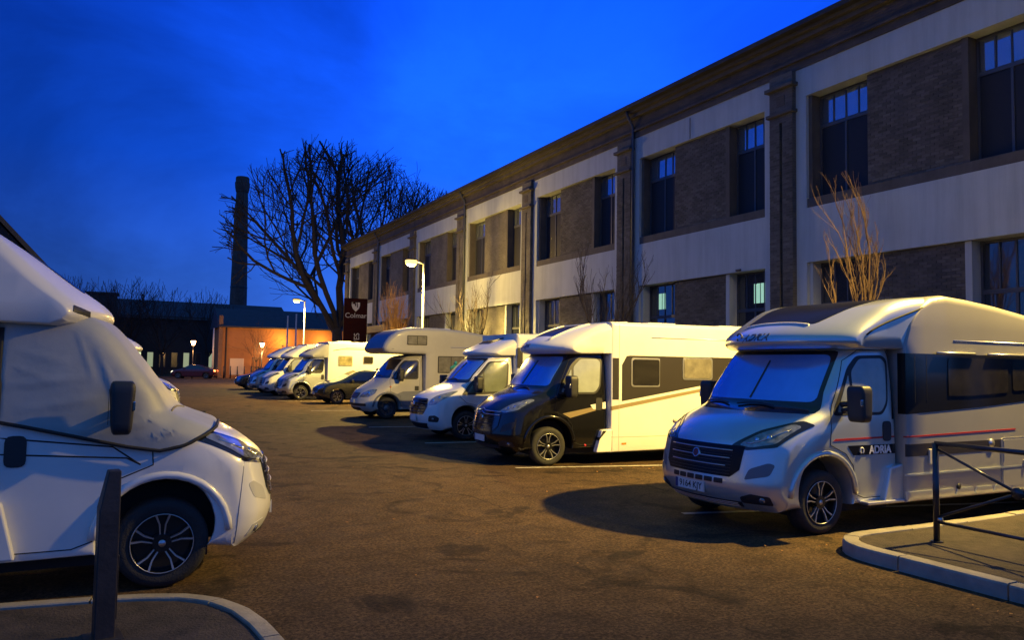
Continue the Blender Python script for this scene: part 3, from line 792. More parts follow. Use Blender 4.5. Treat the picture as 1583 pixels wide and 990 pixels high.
    # step panel at the joint of cab and body
    b = MB().prism([(1.86, .32), (1.97, .70), (2.30, .76), (2.30, .32)], 'y', -1.08, -.98); bevel(b.build('step_panel', SILV, root), .015, 2)
    b = MB().box(1.55, 2.28, -1.11, -.98, .30, .335); bevel(b.build('step_edge', ALU, root), .008, 2)
    # hatches, sockets, reflector
    shell(bb, roundpoly([(3.98, .36), (4.55, .36), (4.55, .99), (3.98, .99)], .07, 4), 'y', .008, 'hatch_frame', ALU, root, side=-1)
    shell(bb, roundpoly([(4.005, .385), (4.525, .385), (4.525, .965), (4.005, .965)], .06, 4), 'y', .014, 'hatch_door', CHAMP, root, side=-1)
    b = MB().box(4.42, 4.46, y-.035, y-.012, .62, .70); bevel(b.build('hatch_lock', ALU, root), .008, 2)
    b = MB().box(2.56, 2.66, y-.022, y, .72, .90); bevel(b.build('socket_cover', CREAM, root), .01, 2)
    MB().tube([(2.70, y, .42), (2.70, y-.02, .42)], .032, 14).build('side_reflector', AMBER, root, True)
    MB().tube([(3.12, y, .43), (3.12, y-.012, .43)], .035, 14).build('vent', INK, root, True)
    MB().tube([(3.78, y, .93), (3.78, y-.018, .93)], .055, 16).build('filler_cap', ALU, root, True)
    roof_bits(root, 2.47, [(5.9, 0, .35, .09)])
    text_obj('coral', .07, TXTG, root, frame_mtx((4.62, y-.006, 1.10), (1, 0, 0), (0, 0, 1)), 'lettering', .001) if False else None
    fb.free(); bb.free(); bm.free()
    return root
silver_motorhome()

# 2: black cab, white body
def black_motorhome():
    root = empty('motorhome', (6.215, 13.37, 0), radians(-3), 'white motorhome with a black cab and gold stripe, second from the right', 'motorhome', G_MH)
    K = DUCATO
    bm, bvh, uf, mp_ = cab_common(root, K, BLACKP, {'flare': BLACKP})
    ducato_face(root, bm, bvh, {'paint': BLACKP, 'plate': '', 'recess': PLAST, 'lipbar': PLAST, 'chromebars': False})
    # chrome chevrons of the front
    for dz in (0, .055):
        P = [put_front(bvh, v_, .955-dz+.035*max(0, 1-abs(v_)/.12), .024)[0] for v_ in [-.6+.1*i for i in range(13)]]
        MB().tube(P, .009, 6).build('chrome_strip', CHROME, root, True)
    W = 1.12
    bb = rv_body(root, K, GELC, W=W, u1=6.9, top=2.66, zb=.22, R=.08, arch=None)
    for sd in (-1, 1): make_wheel(root, 5.3, sd*(W-.22), sd)
    fb = fairing(root, [(1.10, 2.05), (.99, 2.10), (1.00, 2.20), (1.15, 2.31), (1.40, 2.43), (1.7, 2.54), (2.0, 2.62), (2.3, 2.665), (2.6, 2.68)], 1.11, .40, GELC, zb=2.04, fade=1.3, R=.15)
    fv = BVHTree.FromBMesh(fb)
    shell(fb, roundpoly([(1.32, -.42), (1.32, .42), (2.0, .48), (2.0, -.48)], .08, 3), 'z', .004, 'roof_light', SATB, root, side=1)
    for sd in (-1, 1):
        P = []
        for i in range(10):
            t = i/9; h = fv.ray_cast(Vector((1.2+.85*t, sd*(.47+.06*t), 5)), Vector((0, 0, -1)))
            if h[0] is not None: P.append(h[0]+Vector((0, 0, .006)))
        MB().tube(P, .020, 8).build('roof_rib', GELC, root, True)
    p0, n0 = put_front(fv, .22, 2.20, .008)
    conform(text_obj('sunlight', .15, TXTB, root, face_mtx(p0, n0), 'fairing_lettering', .004, bold=.003, shear=.15), fv, n0)
    y = -W
    shell(bb, [(2.52, 2.02), (2.42, 1.85), (2.42, 1.17), (5.2, 1.62), (5.42, 2.03), (2.6, 2.03)], 'y', .004, 'window_band', DECAL, root, side=-1)
    shell(bb, [(2.22, 1.98), (2.22, 1.20), (2.35, 1.20), (2.35, 1.98)], 'y', .004, 'corner_decal', DECAL, root, side=-1)
    shell(bb, [(2.19, 1.075), (2.19, 1.00), (5.15, 1.50), (5.15, 1.555)], 'y', .004, 'gold_stripe', GOLDB, root, side=-1)
    rv_window(root, bb, 2.62, 3.28, 1.44, 1.99)
    rv_window(root, bb, 3.80, 4.52, 1.58, 2.02, g=CURT)
    rv_window(root, bb, 2.9, 3.9, 1.35, 1.95, sd=1)
    # decals on the black cab
    shell(bm, [(1.22, .945), (1.85, 1.06), (1.93, 1.00), (1.38, .865)], 'y', .004, 'gold_decal', GOLDB, root, side=-1)
    shell(bm, [(1.80, 1.10), (2.16, 1.16), (2.16, 1.03), (1.86, 1.02)], 'y', .005, 'white_decal', GELC, root, side=-1)
    b = MB().prism([(1.88, .23), (1.99, .62), (2.02, .64), (2.24, .66), (2.24, .23)], 'y', -W-.0, -W+.14); bevel(b.build('step_panel', GELC, root), .02, 2)
    b = MB().prism([(1.93, .45), (2.02, .63), (2.10, .63)], 'y', -W-.004, -W+.10); b.build('step_opening', INK, root)
    shell(bb, [(2.19, .50), (6.8, .51), (6.8, .522), (2.19, .512)], 'y', .004, 'panel_joint', CREAM, root, side=-1)
    MB().tube([(2.36, y, 0.25), (2.36, y, 2.6)], .005, 6).build('panel_joint', CREAM, root)
    MB().tube([(3.62, y, .80), (3.62, y-.015, .80)], .042, 16).build('filler_cap', CREAM, root, True)
    shell(bb, [(2.42, .36), (2.52, .36), (2.52, .395), (2.42, .395)], 'y', .004, 'side_badge', AMBER, root, side=-1)
    p_, n_ = put_on(bvh, 1.70, .36, -1, .0)
    MB().tube([p_, p_+n_*.012], .022, 10).build('side_reflector', REDL, root, True)
    roof_bits(root, 2.66, [(3.7, -.25, .34, .05), (4.6, .3, .2, .07), (5.6, -.1, .35, .06)])
    fb.free(); bb.free(); bm.free()
black_motorhome()

# 3: transit based white low profile
def white_transit():
    root = empty('motorhome', (6.67, 18.2, 0), radians(-2), 'white low profile motorhome with black grille between black cab and alcove motorhomes', 'motorhome', G_MH)
    K = dict(TRANSIT, type='transit')
    bm, bvh, uf, mp_ = cab_common(root, K, WHITE, {'flare': WHITE, 'mirror': PLAST, 'sideglass': mat('half_blind_glass', (.17, .19, .13), .15, coat=1., var=.3, vscale=2)})
    shell(bm, roundpoly([(-.50, .60), (.50, .60), (.62, .80), (.56, .985), (-.56, .985), (-.62, .80)], .05, 3), 'x', .010, 'grille', GLOSSB, root, side=-1, depth=(-1, .9))
    for k in range(5):
        w = .50+.02*k
        P = [put_front(bvh, -w+2*w*i/10, .665+.07*k, .02)[0] for i in range(11)]
        MB().tube(P, .012, 6).build('grille_bar', mat('dark_chrome', (.10, .10, .11), .25, metal=.9), root, True)
    p0, n0 = put_front(bvh, 0, .83, .03)
    o_ = MB().tube([p0, p0+n0*.008], .075, 20).build('badge', CHROME, root, True)
    shell(bm, [(-.55, .27), (.55, .27), (.62, .40), (-.62, .40)], 'x', .006, 'lower_intake', PLAST, root, side=-1, depth=(-1, .9))
    plate(root, bvh, '', .50)
    for sd in (-1, 1):
        f = lambda pts: [(sd*a_, b_) for a_, b_ in pts]
        shell(bm, roundpoly(f([(.64, .83), (.84, .86), (.95, 1.02), (.93, 1.19), (.74, 1.08), (.66, .98)]), .04, 3), 'x', .008, 'headlight', LENS, root, side=-1, depth=(-1, 1.1))
        for vv, zz in ((.74, .95), (.84, 1.02)):
            p1, n1 = put_front(bvh, sd*vv, zz, .010); MB().tube([p1-n1*.01, p1+n1*.003], [.04, .03], 14).build('headlight_bulb', REFL, root, True)
        shell(bm, roundpoly(f([(.66, .44), (.90, .44), (.93, .54), (.86, .60), (.70, .58)]), .03, 3), 'x', .005, 'fog_lamp_pocket', PLAST, root, side=-1, depth=(-1, 1.1))
        p1, n1 = put_front(bvh, sd*.80, .51, .008); MB().tube([p1-n1*.01, p1+n1*.004], .035, 14).build('fog_lamp', LENS, root, True)
    bb = rv_body(root, K, GELC, W=1.12, u1=7.0, top=2.60, zb=.3)
    fb = fairing(root, [(1.46, 2.06), (1.40, 2.11), (1.50, 2.20), (1.80, 2.34), (2.2, 2.48), (2.6, 2.58), (2.9, 2.62)], 1.10, .32, GELC, zb=2.04, fade=1.2)
    shell(fb, roundpoly([(1.85, -.35), (1.85, .35), (2.35, .35), (2.35, -.35)], .04, 2), 'z', .02, 'roof_light_frame', DECAL, root, side=1)
    shell(fb, roundpoly([(1.90, -.30), (1.90, .30), (2.30, .30), (2.30, -.30)], .04, 2), 'z', .03, 'roof_light', GLASS, root, side=1)
    fv = BVHTree.FromBMesh(fb); p_, n_ = put_on(fv, 2.62, 2.38, -1, .0)
    MB().tube([p_-n_*.01, p_+n_*.006], .035, 14).build('vent', INK, root, True)
    rv_window(root, bb, 3.0, 3.9, 1.35, 1.95)
    b = MB().box(2.27, 2.42, -1.135, -1.1, 1.75, 2.25); bevel(b.build('corner_trim', DECAL, root), .01, 1)
    roof_bits(root, 2.60, [(4.2, -.2, .32, .06)])
    fb.free(); bb.free(); bm.free()
white_transit()

# 4: alcove motorhome
def alcove():
    root = empty('motorhome', (7.2, 25.6, 0), 0, 'cream motorhome with a bulging sleeping pod over its cab under the bright street lamp', 'motorhome', G_MH)
    K = dict(OLDDUC, type='old')
    BLU = mat('alcove_front_grey', (.11, .13, .16), .35, coat=.3)
    bm, bvh, uf, mp_ = cab_common(root, K, CREAM, {'flare': mat('arch_grey', (.16, .17, .18), .5), 'glass': GLASS, 'sideglass': GLASS, 'rim': 'steel'})
    shell(bm, roundpoly([(-.34, .66), (.34, .66), (.40, .84), (-.40, .84)], .04, 2), 'x', .010, 'grille', PLAST, root, side=-1, depth=(-1, .9))
    for k in range(3):
        P = [put_front(bvh, -.34+.68*i/8, .70+.05*k, .018)[0] for i in range(9)]; MB().tube(P, .008, 5).build('grille_bar', CHROME, root, True)
    shell(bm, roundpoly([(-.80, .42), (.80, .42), (.80, .50), (-.80, .50)], .02, 2), 'x', .012, 'bumper_intake', PLAST, root, side=-1, depth=(-1, .9))
    shell(bm, roundpoly([(-.5, .29), (.5, .29), (.52, .37), (-.52, .37)], .02, 2), 'x', .008, 'lower_intake', PLAST, root, side=-1, depth=(-1, .9))
    plate(root, bvh, '', .56)
    for sd in (-1, 1):
        f = lambda pts: [(sd*a_, b_) for a_, b_ in pts]
        shell(bm, roundpoly(f([(.46, .70), (.86, .72), (.93, .84), (.90, .98), (.70, .94), (.50, .82)]), .04, 3), 'x', .008, 'headlight', LENS, root, side=-1, depth=(-1, 1.1))
        p1, n1 = put_front(bvh, sd*.78, .84, .012); MB().tube([p1-n1*.01, p1+n1*.004], [.06, .05], 16).build('headlight_bulb', REFL, root, True)
        MB().tube([put_on(bvh, 1.02, 1.05, sd, 0)[0], put_on(bvh, 1.02, 1.05, sd, .015)[0]], .03, 10).build('side_repeater', AMBER, root, True)
    prof = [(2.154, 2.14, .3), (.92, 2.15, .5), (.76, 2.20, .8), (.70, 2.32, 1.), (.76, 2.48, 1.), (.92, 2.68, 1.), (1.14, 2.86, 1.), (1.40, 2.97, 1.), (1.7, 3.02, 1.), (2.6, 3.03, 1.), (3.5, 2.97, 1.), (4.5, 2.84, 1.), (5.8, 2.74, 1.), (6.7, 2.70, 1.), (6.8, 2.55, 1.)]
    bb = rv_body(root, K, CREAM, prof=prof, W=1.14, u1=6.8, zb=.32, R=.13, arch=(4.9, .42))
    shell(bb, roundpoly([(-.98, 2.20), (.98, 2.20), (.95, 2.93), (-.95, 2.93)], .15, 4), 'x', .006, 'alcove_front', BLU, root, side=-1, depth=(.3, 1.5))
    rv_window(root, bb, 1.50, 2.20, 2.44, 2.76, g=CURT, frame=DECAL, r=.03)
    MB().box(1.84, 1.86, -1.175, -1.15, 2.47, 2.73).build('window_divider', DECAL, root)
    rv_window(root, bb, 2.60, 3.55, 1.52, 2.09, g=CURT, frame=DECAL, r=.03)
    MB().box(3.06, 3.08, -1.175, -1.15, 1.55, 2.06).build('window_divider', DECAL, root)
    shell(bb, [(.98, 2.29), (1.95, 2.29), (1.95, 2.305), (.98, 2.305)], 'y', .006, 'pinstripe', GREYB, root, side=-1)
    shell(bm, [(1.20, .80), (1.45, .90), (2.12, .92), (2.12, .34), (1.46, .34)], 'y', .003, 'grey_lower_panel', GREYB, root, side=-1)
    shell(bb, [(2.17, .92), (2.17, .34), (4.4, .34), (4.4, .80)], 'y', .003, 'grey_lower_panel', GREYB, root, side=-1)
    roof_bits(root, 3.0, [(2.0, -.3, .3, .05), (2.9, -.2, .38, .05)])
    bb.free(); bm.free()
    # turquoise soft toy hanging in the side window
    t = empty('plush_toy', (10.42, 24.425, 1.66), 0, 'turquoise plush toy hanging in the side window of the alcove motorhome', 'plush toy')
    TQ = mat('turquoise_plush', (.06, .42, .38), .9, bump=.8, bscale=60)
    b_ = bmesh.new(); bmesh.ops.create_icosphere(b_, subdivisions=3, radius=.09)
    for v in b_.verts: v.co = Vector((v.co.x*1.0, v.co.y*.25, v.co.z*1.3+.06))+v.co*.12*noise.noise(v.co*18)
    bm_obj(b_, 'body', TQ, t); b_.free()
    MB().tube([(.0, 0, .16), (.03, 0, .26)], [.055, .04], 10).build('head', TQ, t, True)
    for q in ([(-.05, 0, .10), (-.15, -.01, .06), (-.17, -.01, -.02)], [(.06, 0, .12), (.13, -.01, .17)], [(-.04, 0, -.02), (-.08, -.01, -.14)], [(.03, 0, -.02), (.05, -.01, -.12)]):
        MB().tube(q, [.035]*(len(q)-1)+[.025], 8).build('limb', TQ, t, True)
alcove()

def plain_ducato(loc, rz, label, paint, top=2.75, fair=None, glass=BLIND, windows=(), group=G_MH, fairm=None, sideg=BLINDL, body=None):
    root = empty('motorhome', loc, rz, label, 'motorhome', group)
    K = DUCATO
    bm, bvh, uf, mp_ = cab_common(root, K, paint, {'flare': paint, 'glass': glass, 'sideglass': sideg})
    ducato_face(root, bm, bvh, {'paint': paint, 'plate': '', 'recess': PLAST, 'lipbar': PLAST})
    bb = rv_body(root, K, body or GELC, W=1.12, u1=6.9, top=top, zb=.32)
    fb = fairing(root, fair or [(1.10, 2.05), (1.04, 2.12), (1.14, 2.24), (1.42, 2.42), (1.8, 2.60), (2.2, top-.02), (2.5, top+.02)], 1.11, .40, fairm or GELC, zb=2.04, fade=1.3)
    shell(fb, roundpoly([(1.28, -.4), (1.28, .4), (1.85, .45), (1.85, -.45)], .08, 3), 'z', .004, 'roof_light', SATB, root, side=1)
    for (a0, a1, b0, b1, gm) in windows: rv_window(root, bb, a0, a1, b0, b1, g=gm)
    roof_bits(root, top, [(3.2, 0, .35, .07), (4.6, .1, .25, .06)])
    bb.free(); fb.free(); bm.free()
    return root
litwin = mat('lit_curtain_window', (.22, .20, .10), .3, coat=1., var=.5, vscale=5)
r8 = plain_ducato((7.25, 39.02, 0), 0, 'motorhome with silver cab and two dark square side windows behind the dark estate car', SILV, top=2.84, glass=BLIND, sideg=GLASS,
    windows=((2.70, 3.42, 1.66, 2.17, litwin), (3.95, 4.47, 1.78, 2.17, WINL)), fairm=mat('grey_fairing', (.26, .27, .29), .35, coat=.5))
MB().tube([(2.45, -1.125, 2.42), (2.9, -1.125, 2.50), (6.7, -1.125, 2.50)], .012, 6).build('awning_rail', DECAL, r8, True)
r9 = plain_ducato((7.3, 43.9, 0), 0, 'white motorhome with sloping bright roof pod, next beyond the silver cab one', WHITE, top=2.80, glass=GLASS)
r10 = plain_ducato((7.3, 48.0, 0), 0, 'farthest motorhome of the right row, blue tinted nose beside the dark hatchback', SILV, top=2.74, glass=BLIND)

# left side
def left_motorhome():
    root = empty('motorhome', (1.40, 7.80, 0), pi, 'white motorhome cut off by the left edge with its cab under a grey thermal cover', 'motorhome', 'motorhomes parked in the left row')
    K = DUCATO
    bm, bvh, uf, mp_ = cab_common(root, K, WHITE, {'flare': WHITE})
    ducato_face(root, bm, bvh, {'paint': WHITE, 'plate': '', 'recess': mat('shaded_white', (.45, .45, .43), .4), 'lipbar': PLAST, 'dark': GLOSSB})  # shaded white: recess shade put into the paint colour
    prof = [(2.174, 2.45, .6), (2.2, 2.70, .8), (2.5, 2.86, 1.), (3.0, 2.92, 1.), (6.9, 2.92, 1.), (7., 2.8, 1.)]
    bb = rv_body(root, K, GELC, prof=prof, W=1.13, zb=.36, R=.10)
    fb = fairing(root, [(1.42, 2.08), (1.36, 2.14), (1.42, 2.24), (1.65, 2.40), (1.92, 2.60), (2.22, 2.79), (2.6, 2.92)], 1.12, .30, GELC, zb=2.05, fade=1.1, R=.14)
    fv = BVHTree.FromBMesh(fb)
    for sd in (1, -1):
        # thermal cover: skin of the cab above the belt line
        pass
    folds = (((2.06, 1.60), (1.52, 1.66), .007, .020), ((2.02, 1.86), (1.66, 1.76), .006, .018), ((1.95, 1.42), (1.46, 1.50), .006, .022), ((1.30, 1.42), (1.48, 1.86), .012, .030),
             ((1.22, 1.40), (1.36, 1.68), .008, .016), ((1.28, 1.26), (.92, 1.36), .010, .020), ((1.20, 1.20), (.80, 1.24), .009, .018), ((1.12, 1.14), (.72, 1.34), .007, .014),
             ((1.62, 1.98), (1.50, 1.64), .007, .022), ((1.80, 1.30), (1.36, 1.22), .006, .018), ((1.05, 1.62), (.88, 1.42), .008, .018), ((2.04, 1.74), (1.80, 1.64), .005, .012), ((1.40, 2.00), (1.16, 1.74), .007, .020))
    def rnd(q):
        # taut cloth: a few long creases pulled from the mirror and the corners
        d = .012+.005*noise.noise(Vector((q.x*1.7+4, q.y*1.5, q.z*1.9)))
        w_ = .03*noise.noise(Vector((q.x*3, q.y*3+5, q.z*3)))
        for (a0, b0), (a1, b1), am, wd_ in folds:
            vx, vz = a1-a0, b1-b0; L2 = vx*vx+vz*vz
            t = max(0., min(1., ((q.x-a0)*vx+(q.z-b0)*vz)/L2))
            dd = hypot(q.x-a0-vx*t, q.z-b0-vz*t)+w_*.5
            d += am*math.exp(-(dd/wd_)**2)*sin(pi*min(1, max(0, .12+t*.8)))
        # sag across the windscreen
        d += .008*math.exp(-((q.x-1.25+.9*(q.z-1.6))/.06)**2)*.5
        return d
    def zmin(u): return 1.33+(1.08-1.33)*(2.05-u)/(2.05-1.0) if u > 1.0 else 1.08+(1.32-1.08)*(1.0-u)/.62
    poly = [(2.12, 1.34), (1.25, 1.13), (1.02, 1.09), (.85, 1.12), (.60, 1.22), (.36, 1.36), (.36, 2.3), (2.12, 2.3)]
    cv = bm.copy()
    bmesh.ops.subdivide_edges(cv, edges=[e for e in cv.edges if e.calc_length() > .06], cuts=3, use_grid_fill=True)
    cv.normal_update()
    cover = shell(cv, poly, 'y', .012, 'thermal_cover', FABRIC, root, disp=rnd)
    cv.free()
    tag(cover, 'crumpled grey thermal cover strapped over windscreen and door windows')
    pipe = mat('cover_piping', (.012, .012, .012), .7)
    for sd in (-1, 1):
        pts = []
        for q0, q1 in zip(poly[:5], poly[1:6]):
            for j in range(5):
                t = j/5; pts.append((q0[0]*(1-t)+q1[0]*t, q0[1]*(1-t)+q1[1]*t))
        P = []
        for u_, z_ in pts:
            p_, n_ = put_on(bvh, u_, z_, sd, .045); 
            if abs(p_.y) < 1.2 and (not P or (p_-P[-1]).length < .35): P.append(p_)
        MB().tube(P, .014, 6).build('cover_piping', pipe, root, True)
        q = [put_on(bvh, 2.10, 1.36+.06*i, sd, .03)[0] for i in range(12)]
        MB().tube(q, .016, 6).build('cover_piping', pipe, root, True)
    # protruding mirror through the cover: housing is built with the cab; a strap under it
    line_on(bvh, [(2.12, 1.10), (1.25, 1.04), (1.15, .985)], 1, .006, 'door_crease', mat('shut_line', (.008, .008, .008), .8), root)
    line_on(bvh, [(2.12, 1.22), (1.35, 1.13), (1.15, .985)], 1, .006, 'door_crease', mat('shut_line', (.008, .008, .008), .8), root)
    line_on(bvh, [(.42, .30), (.40, .60), (.36, .98)], 1, .004, 'bumper_joint', GREYB, root)
    # vents in the fairing tip
    p_, n_ = put_on(fv, 1.62, 2.19, 1, .0)
    for sd in (1, -1):
        shell(fb, [(1.55, 2.13), (1.66, 2.16), (1.66, 2.21), (1.55, 2.17)], 'y', .006, 'fairing_vent', INK, root, side=sd)
    shell(fb, roundpoly([(1.6, -.5), (1.6, .5), (2.1, .55), (2.1, -.55)], .08, 3), 'z', .004, 'roof_light', SATB, root, side=1)
    rv_window(root, bb, 2.9, 3.8, 1.4, 1.95, sd=1)
    for sd in (-1, 1):
        b = MB().prism([(1.95, .34), (2.05, .75), (2.30, .85), (2.30, .34)], 'y', min(sd*1.10, sd*1.0), max(sd*1.10, sd*1.0)); bevel(b.build('step_panel', GELC, root), .015, 2)
    fb.free(); bb.free(); bm.free()
left_motorhome()
l2 = plain_ducato((1.9, 25.0, 0), pi, 'white motorhome mostly hidden behind the covered one with its roof tip showing', WHITE, top=2.75, group='motorhomes parked in the left row')

# ------------------------------------------------------------------ cars
def car(loc, rz, label, paint, kind='hatch', lit=False, plate_side=None):
    root = empty('parked_car', loc, rz, label, 'car')
    if kind == 'sedan':
        top = [(.10, .28), (.0, .42), (.02, .60), (.10, .72), (.35, .82), (1.15, .95), (1.85, 1.36), (2.3, 1.42), (3.0, 1.38), (3.85, 1.05), (4.35, 1.00), (4.50, .85), (4.52, .55), (4.46, .30)]
        win = [(1.40, .96), (1.95, 1.32), (2.85, 1.33), (3.55, 1.03), (3.4, .97)]; Lg = 4.52; ax = (.88, 3.62)
    else:
        top = [(.10, .28), (.0, .42), (.02, .62), (.10, .78), (.35, .90), (1.05, 1.03), (1.75, 1.44), (2.2, 1.52), (3.2, 1.50), (3.9, 1.38), (4.25, 1.05), (4.34, .80), (4.34, .50), (4.28, .30)]
        win = [(1.35, 1.03), (1.88, 1.42), (3.3, 1.43), (3.75, 1.30), (3.85, 1.06)]; Lg = 4.34; ax = (.86, 3.48)
    t = smooth_open(top, 2)
    pr = [(q[0], q[1], 1.) for q in t]
    for uc in (ax[1], ax[0]):
        pr += [(q[0], q[1], .15) for q in arch_pts(uc, .32, .36, .24)]
    W = .89
    zr = top[7][1]
    def mapf(u, v, z):
        tm = max(0, z-.92)/(zr-.92); s = min(1, abs(v)/W)
        e0 = max(0, 1-u/.9); e1 = max(0, 1-(Lg-u)/.7)
        return (u+.22*e0*e0*s**2.2-.15*e1*e1*s**2.2, v*(1-.20*tm)*(1-.03*e0), z)
    bm = pillow(pr, W, .11, mapf, nmid=10, nround=5, step=.07, grid=.15)
    bm_obj(bm, 'body', paint, root); bvh = BVHTree.FromBMesh(bm)
    for sd in (-1, 1):
        shell(bm, roundpoly(win, .05, 2), 'y', .004, 'side_window', GLASS, root, side=sd)
        shell(bm, roundpoly([(sd*.50, .62), (sd*.80, .64), (sd*.84, .78), (sd*.55, .74)], .03, 2), 'x', .006, 'headlight', LENS if not lit else mat('car_headlight_on', (1, .9, .6), .3, emis=(1, .85, .5), es=6.), root, side=-1, depth=(-1, 1.))
        shell(bm, roundpoly([(sd*.48, .74), (sd*.82, .74), (sd*.82, .90), (sd*.50, .88)], .03, 2), 'x', .006, 'tail_light', mat('tail_glass', (.3, .01, .01), .2, coat=1.) if not lit else mat('brake_light_on', (1, .1, .03), .3, emis=(1, .10, .02), es=22.), root, side=1, depth=(Lg-1.2, Lg+1))
        for uc in ax: make_wheel(root, uc, sd*(W-.11), sd, rad=.31, width=.19)
        line_on(bvh, [(1.25, .95), (1.28, .40), (2.35, .36), (2.38, 1.0)], sd, .004, 'door_gap', INK, root)
        line_on(bvh, [(2.38, 1.0), (2.36, .40), (3.1, .40), (3.35, .9)], sd, .004, 'door_gap', INK, root)
        line_on(bvh, [(2.1, .86), (2.28, .87)], sd, .014, 'door_handle', paint, root)
        b = MB().box(1.42, 1.56, min(sd*.86, sd*1.06), max(sd*.86, sd*1.06), .95, 1.09); bevel(b.build('mirror', paint, root), .03, 2)
    a_ = top[5]; b_ = top[6]
    shell(bm, roundpoly([(-.74, a_[1]+.03), (.74, a_[1]+.03), (.62, b_[1]-.01), (-.62, b_[1]-.01)], .06, 2), 'x', .004, 'windshield', GLASS, root, side=-1, depth=(.8, 2.2))
    shell(bm, roundpoly([(-.66, 1.06), (.66, 1.06), (.58, 1.30), (-.58, 1.30)], .06, 2), 'x', .004, 'rear_window', GLASS, root, side=1, depth=(2.8, Lg))
    shell(bm, roundpoly([(-.42, .56), (.42, .56), (.45, .70), (-.45, .70)], .03, 2), 'x', .005, 'grille', PLAST, root, side=-1, depth=(-1, .6))
    shell(bm, roundpoly([(-.6, .30), (.6, .30), (.6, .42), (-.6, .42)], .03, 2), 'x', .005, 'lower_intake', PLAST, root, side=-1, depth=(-1, .6))
    plate(root, bvh, '', .47)
    MB().box(.3, Lg-.3, -.6, .6, .18, .40).build('chassis', UNDER, root)
    bm.free()
    return root
DGREEN = mat('dark_green_paint', (.018, .026, .022), .22, coat=1.)
DBLUE = mat('dark_car_paint', (.015, .018, .024), .22, coat=1.)
DRED = mat('dark_red_paint', (.10, .008, .006), .25, coat=1.)
car((8.1, 34.95, 0), 0, 'dark estate car parked between the alcove motorhome and the silver cab one', DGREEN)
car((7.35, 53.9, 0), 0, 'small dark hatchback at the far end of the right row', DBLUE)
car((5.7, 87.2, 0), radians(-20), 'dark red saloon with glowing brake lights at the end of the road', DRED, 'sedan', lit=True)

# ------------------------------------------------------------------ ground
def asphalt_mat():
    m = bpy.data.materials.new('asphalt'); m.use_nodes = True; t = m.node_tree; b = t.nodes['Principled BSDF']
    g = N(t, 'ShaderNodeNewGeometry'); LK = t.links.new
    def noise_(sc, det=6., rough=.6, dist=0., vec=None):
        n = N(t, 'ShaderNodeTexNoise', ins={'Scale': sc, 'Detail': det, 'Roughness': rough, 'Distortion': dist}); LK(vec or g.outputs['Position'], n.inputs['Vector']); return n.outputs['Fac']
    def rng(src, a0, a1, b0, b1):
        n = N(t, 'ShaderNodeMapRange', ins={'From Min': a0, 'From Max': a1, 'To Min': b0, 'To Max': b1}); LK(src, n.inputs[0]); return n.outputs[0]
    def mth(op, x, y):
        n = N(t, 'ShaderNodeMath', operation=op)
        for i, q in enumerate((x, y)):
            if isinstance(q, (int, float)): n.inputs[i].default_value = q
            else: LK(q, n.inputs[i])
        return n.outputs[0]
    big = rng(noise_(.28, 4.), .3, .7, .78, 1.22)
    mid = rng(noise_(2.4, 6., .7, .6), .30, .70, .60, 1.35)
    grit = rng(noise_(36., 2., .8), .34, .66, .35, 1.75)
    grit2 = rng(noise_(20., 4., .75), .3, .7, .50, 1.45)
    v = mth('MULTIPLY', mth('MULTIPLY', big, mid), mth('MULTIPLY', grit, grit2))
    # oil stains and old repairs
    st = rng(noise_(.85, 6., .6, 1.3), .56, .63, 1., .40)
    v = mth('MULTIPLY', v, st)
    mpn = N(t, 'ShaderNodeMapping'); mpn.inputs['Scale'].default_value = (.9, .30, 1); mpn.inputs['Rotation'].default_value = (0, 0, .4); LK(g.outputs['Position'], mpn.inputs[0])
    vo = N(t, 'ShaderNodeTexVoronoi', feature='DISTANCE_TO_EDGE', ins={'Scale': .32}); 
    wob = N(t, 'ShaderNodeTexNoise', ins={'Scale': 1.2, 'Detail': 6.}); LK(g.outputs['Position'], wob.inputs['Vector'])
    vs = N(t, 'ShaderNodeVectorMath', operation='SCALE', ins={}); LK(wob.outputs['Color'], vs.inputs[0]); vs.inputs['Scale'].default_value = .9
    va = N(t, 'ShaderNodeVectorMath', operation='ADD'); LK(mpn.outputs[0], va.inputs[0]); LK(vs.outputs[0], va.inputs[1]); LK(va.outputs[0], vo.inputs['Vector'])
    cr = rng(vo.outputs['Distance'], .0, .012, .45, 1.)
    crm = rng(noise_(.5, 3.), .48, .56, 1., 0.)
    cr2 = mth('MAXIMUM', cr, crm)
    v = mth('MULTIPLY', v, cr2)
    s = N(t, 'ShaderNodeVectorMath', operation='SCALE'); s.inputs[0].default_value = (.072, .043, .021); LK(v, s.inputs['Scale']); LK(s.outputs[0], b.inputs['Base Color'])
    LK(rng(noise_(3., 5.), .3, .7, .80, .97), b.inputs['Roughness']); b.inputs['Specular IOR Level'].default_value = .18
    bp = N(t, 'ShaderNodeBump', ins={'Strength': .6, 'Distance': .010}); LK(mth('ADD', noise_(95., 3., .7), mth('MULTIPLY', noise_(6., 4.), 1.2)), bp.inputs['Height']); LK(bp.outputs[0], b.inputs['Normal'])
    MATS['asphalt'] = m; return m
ASPH = asphalt_mat()
gr = MB().quad((-500, -200, 0), (500, -200, 0), (500, 900, 0), (-500, 900, 0)).build('ground', ASPH); tag(gr, kind='structure')
LINE = mat('road_marking', (.50, .46, .40), .7, var=.35, vscale=9, bump=.3, bscale=60)
def marking(x0, y0, ang, ln, w=.10):
    d = Vector((cos(ang), sin(ang), 0)); n = Vector((-d.y, d.x, 0))*w/2; p0 = Vector((x0, y0, .004)); mb = MB(); k = 12
    for i in range(k):
        a_ = p0+d*ln*i/k; b_ = p0+d*ln*(i+1)/k; mb.quad(a_-n, b_-n, b_+n, a_+n)
    return mb.build('parking_line', LINE)
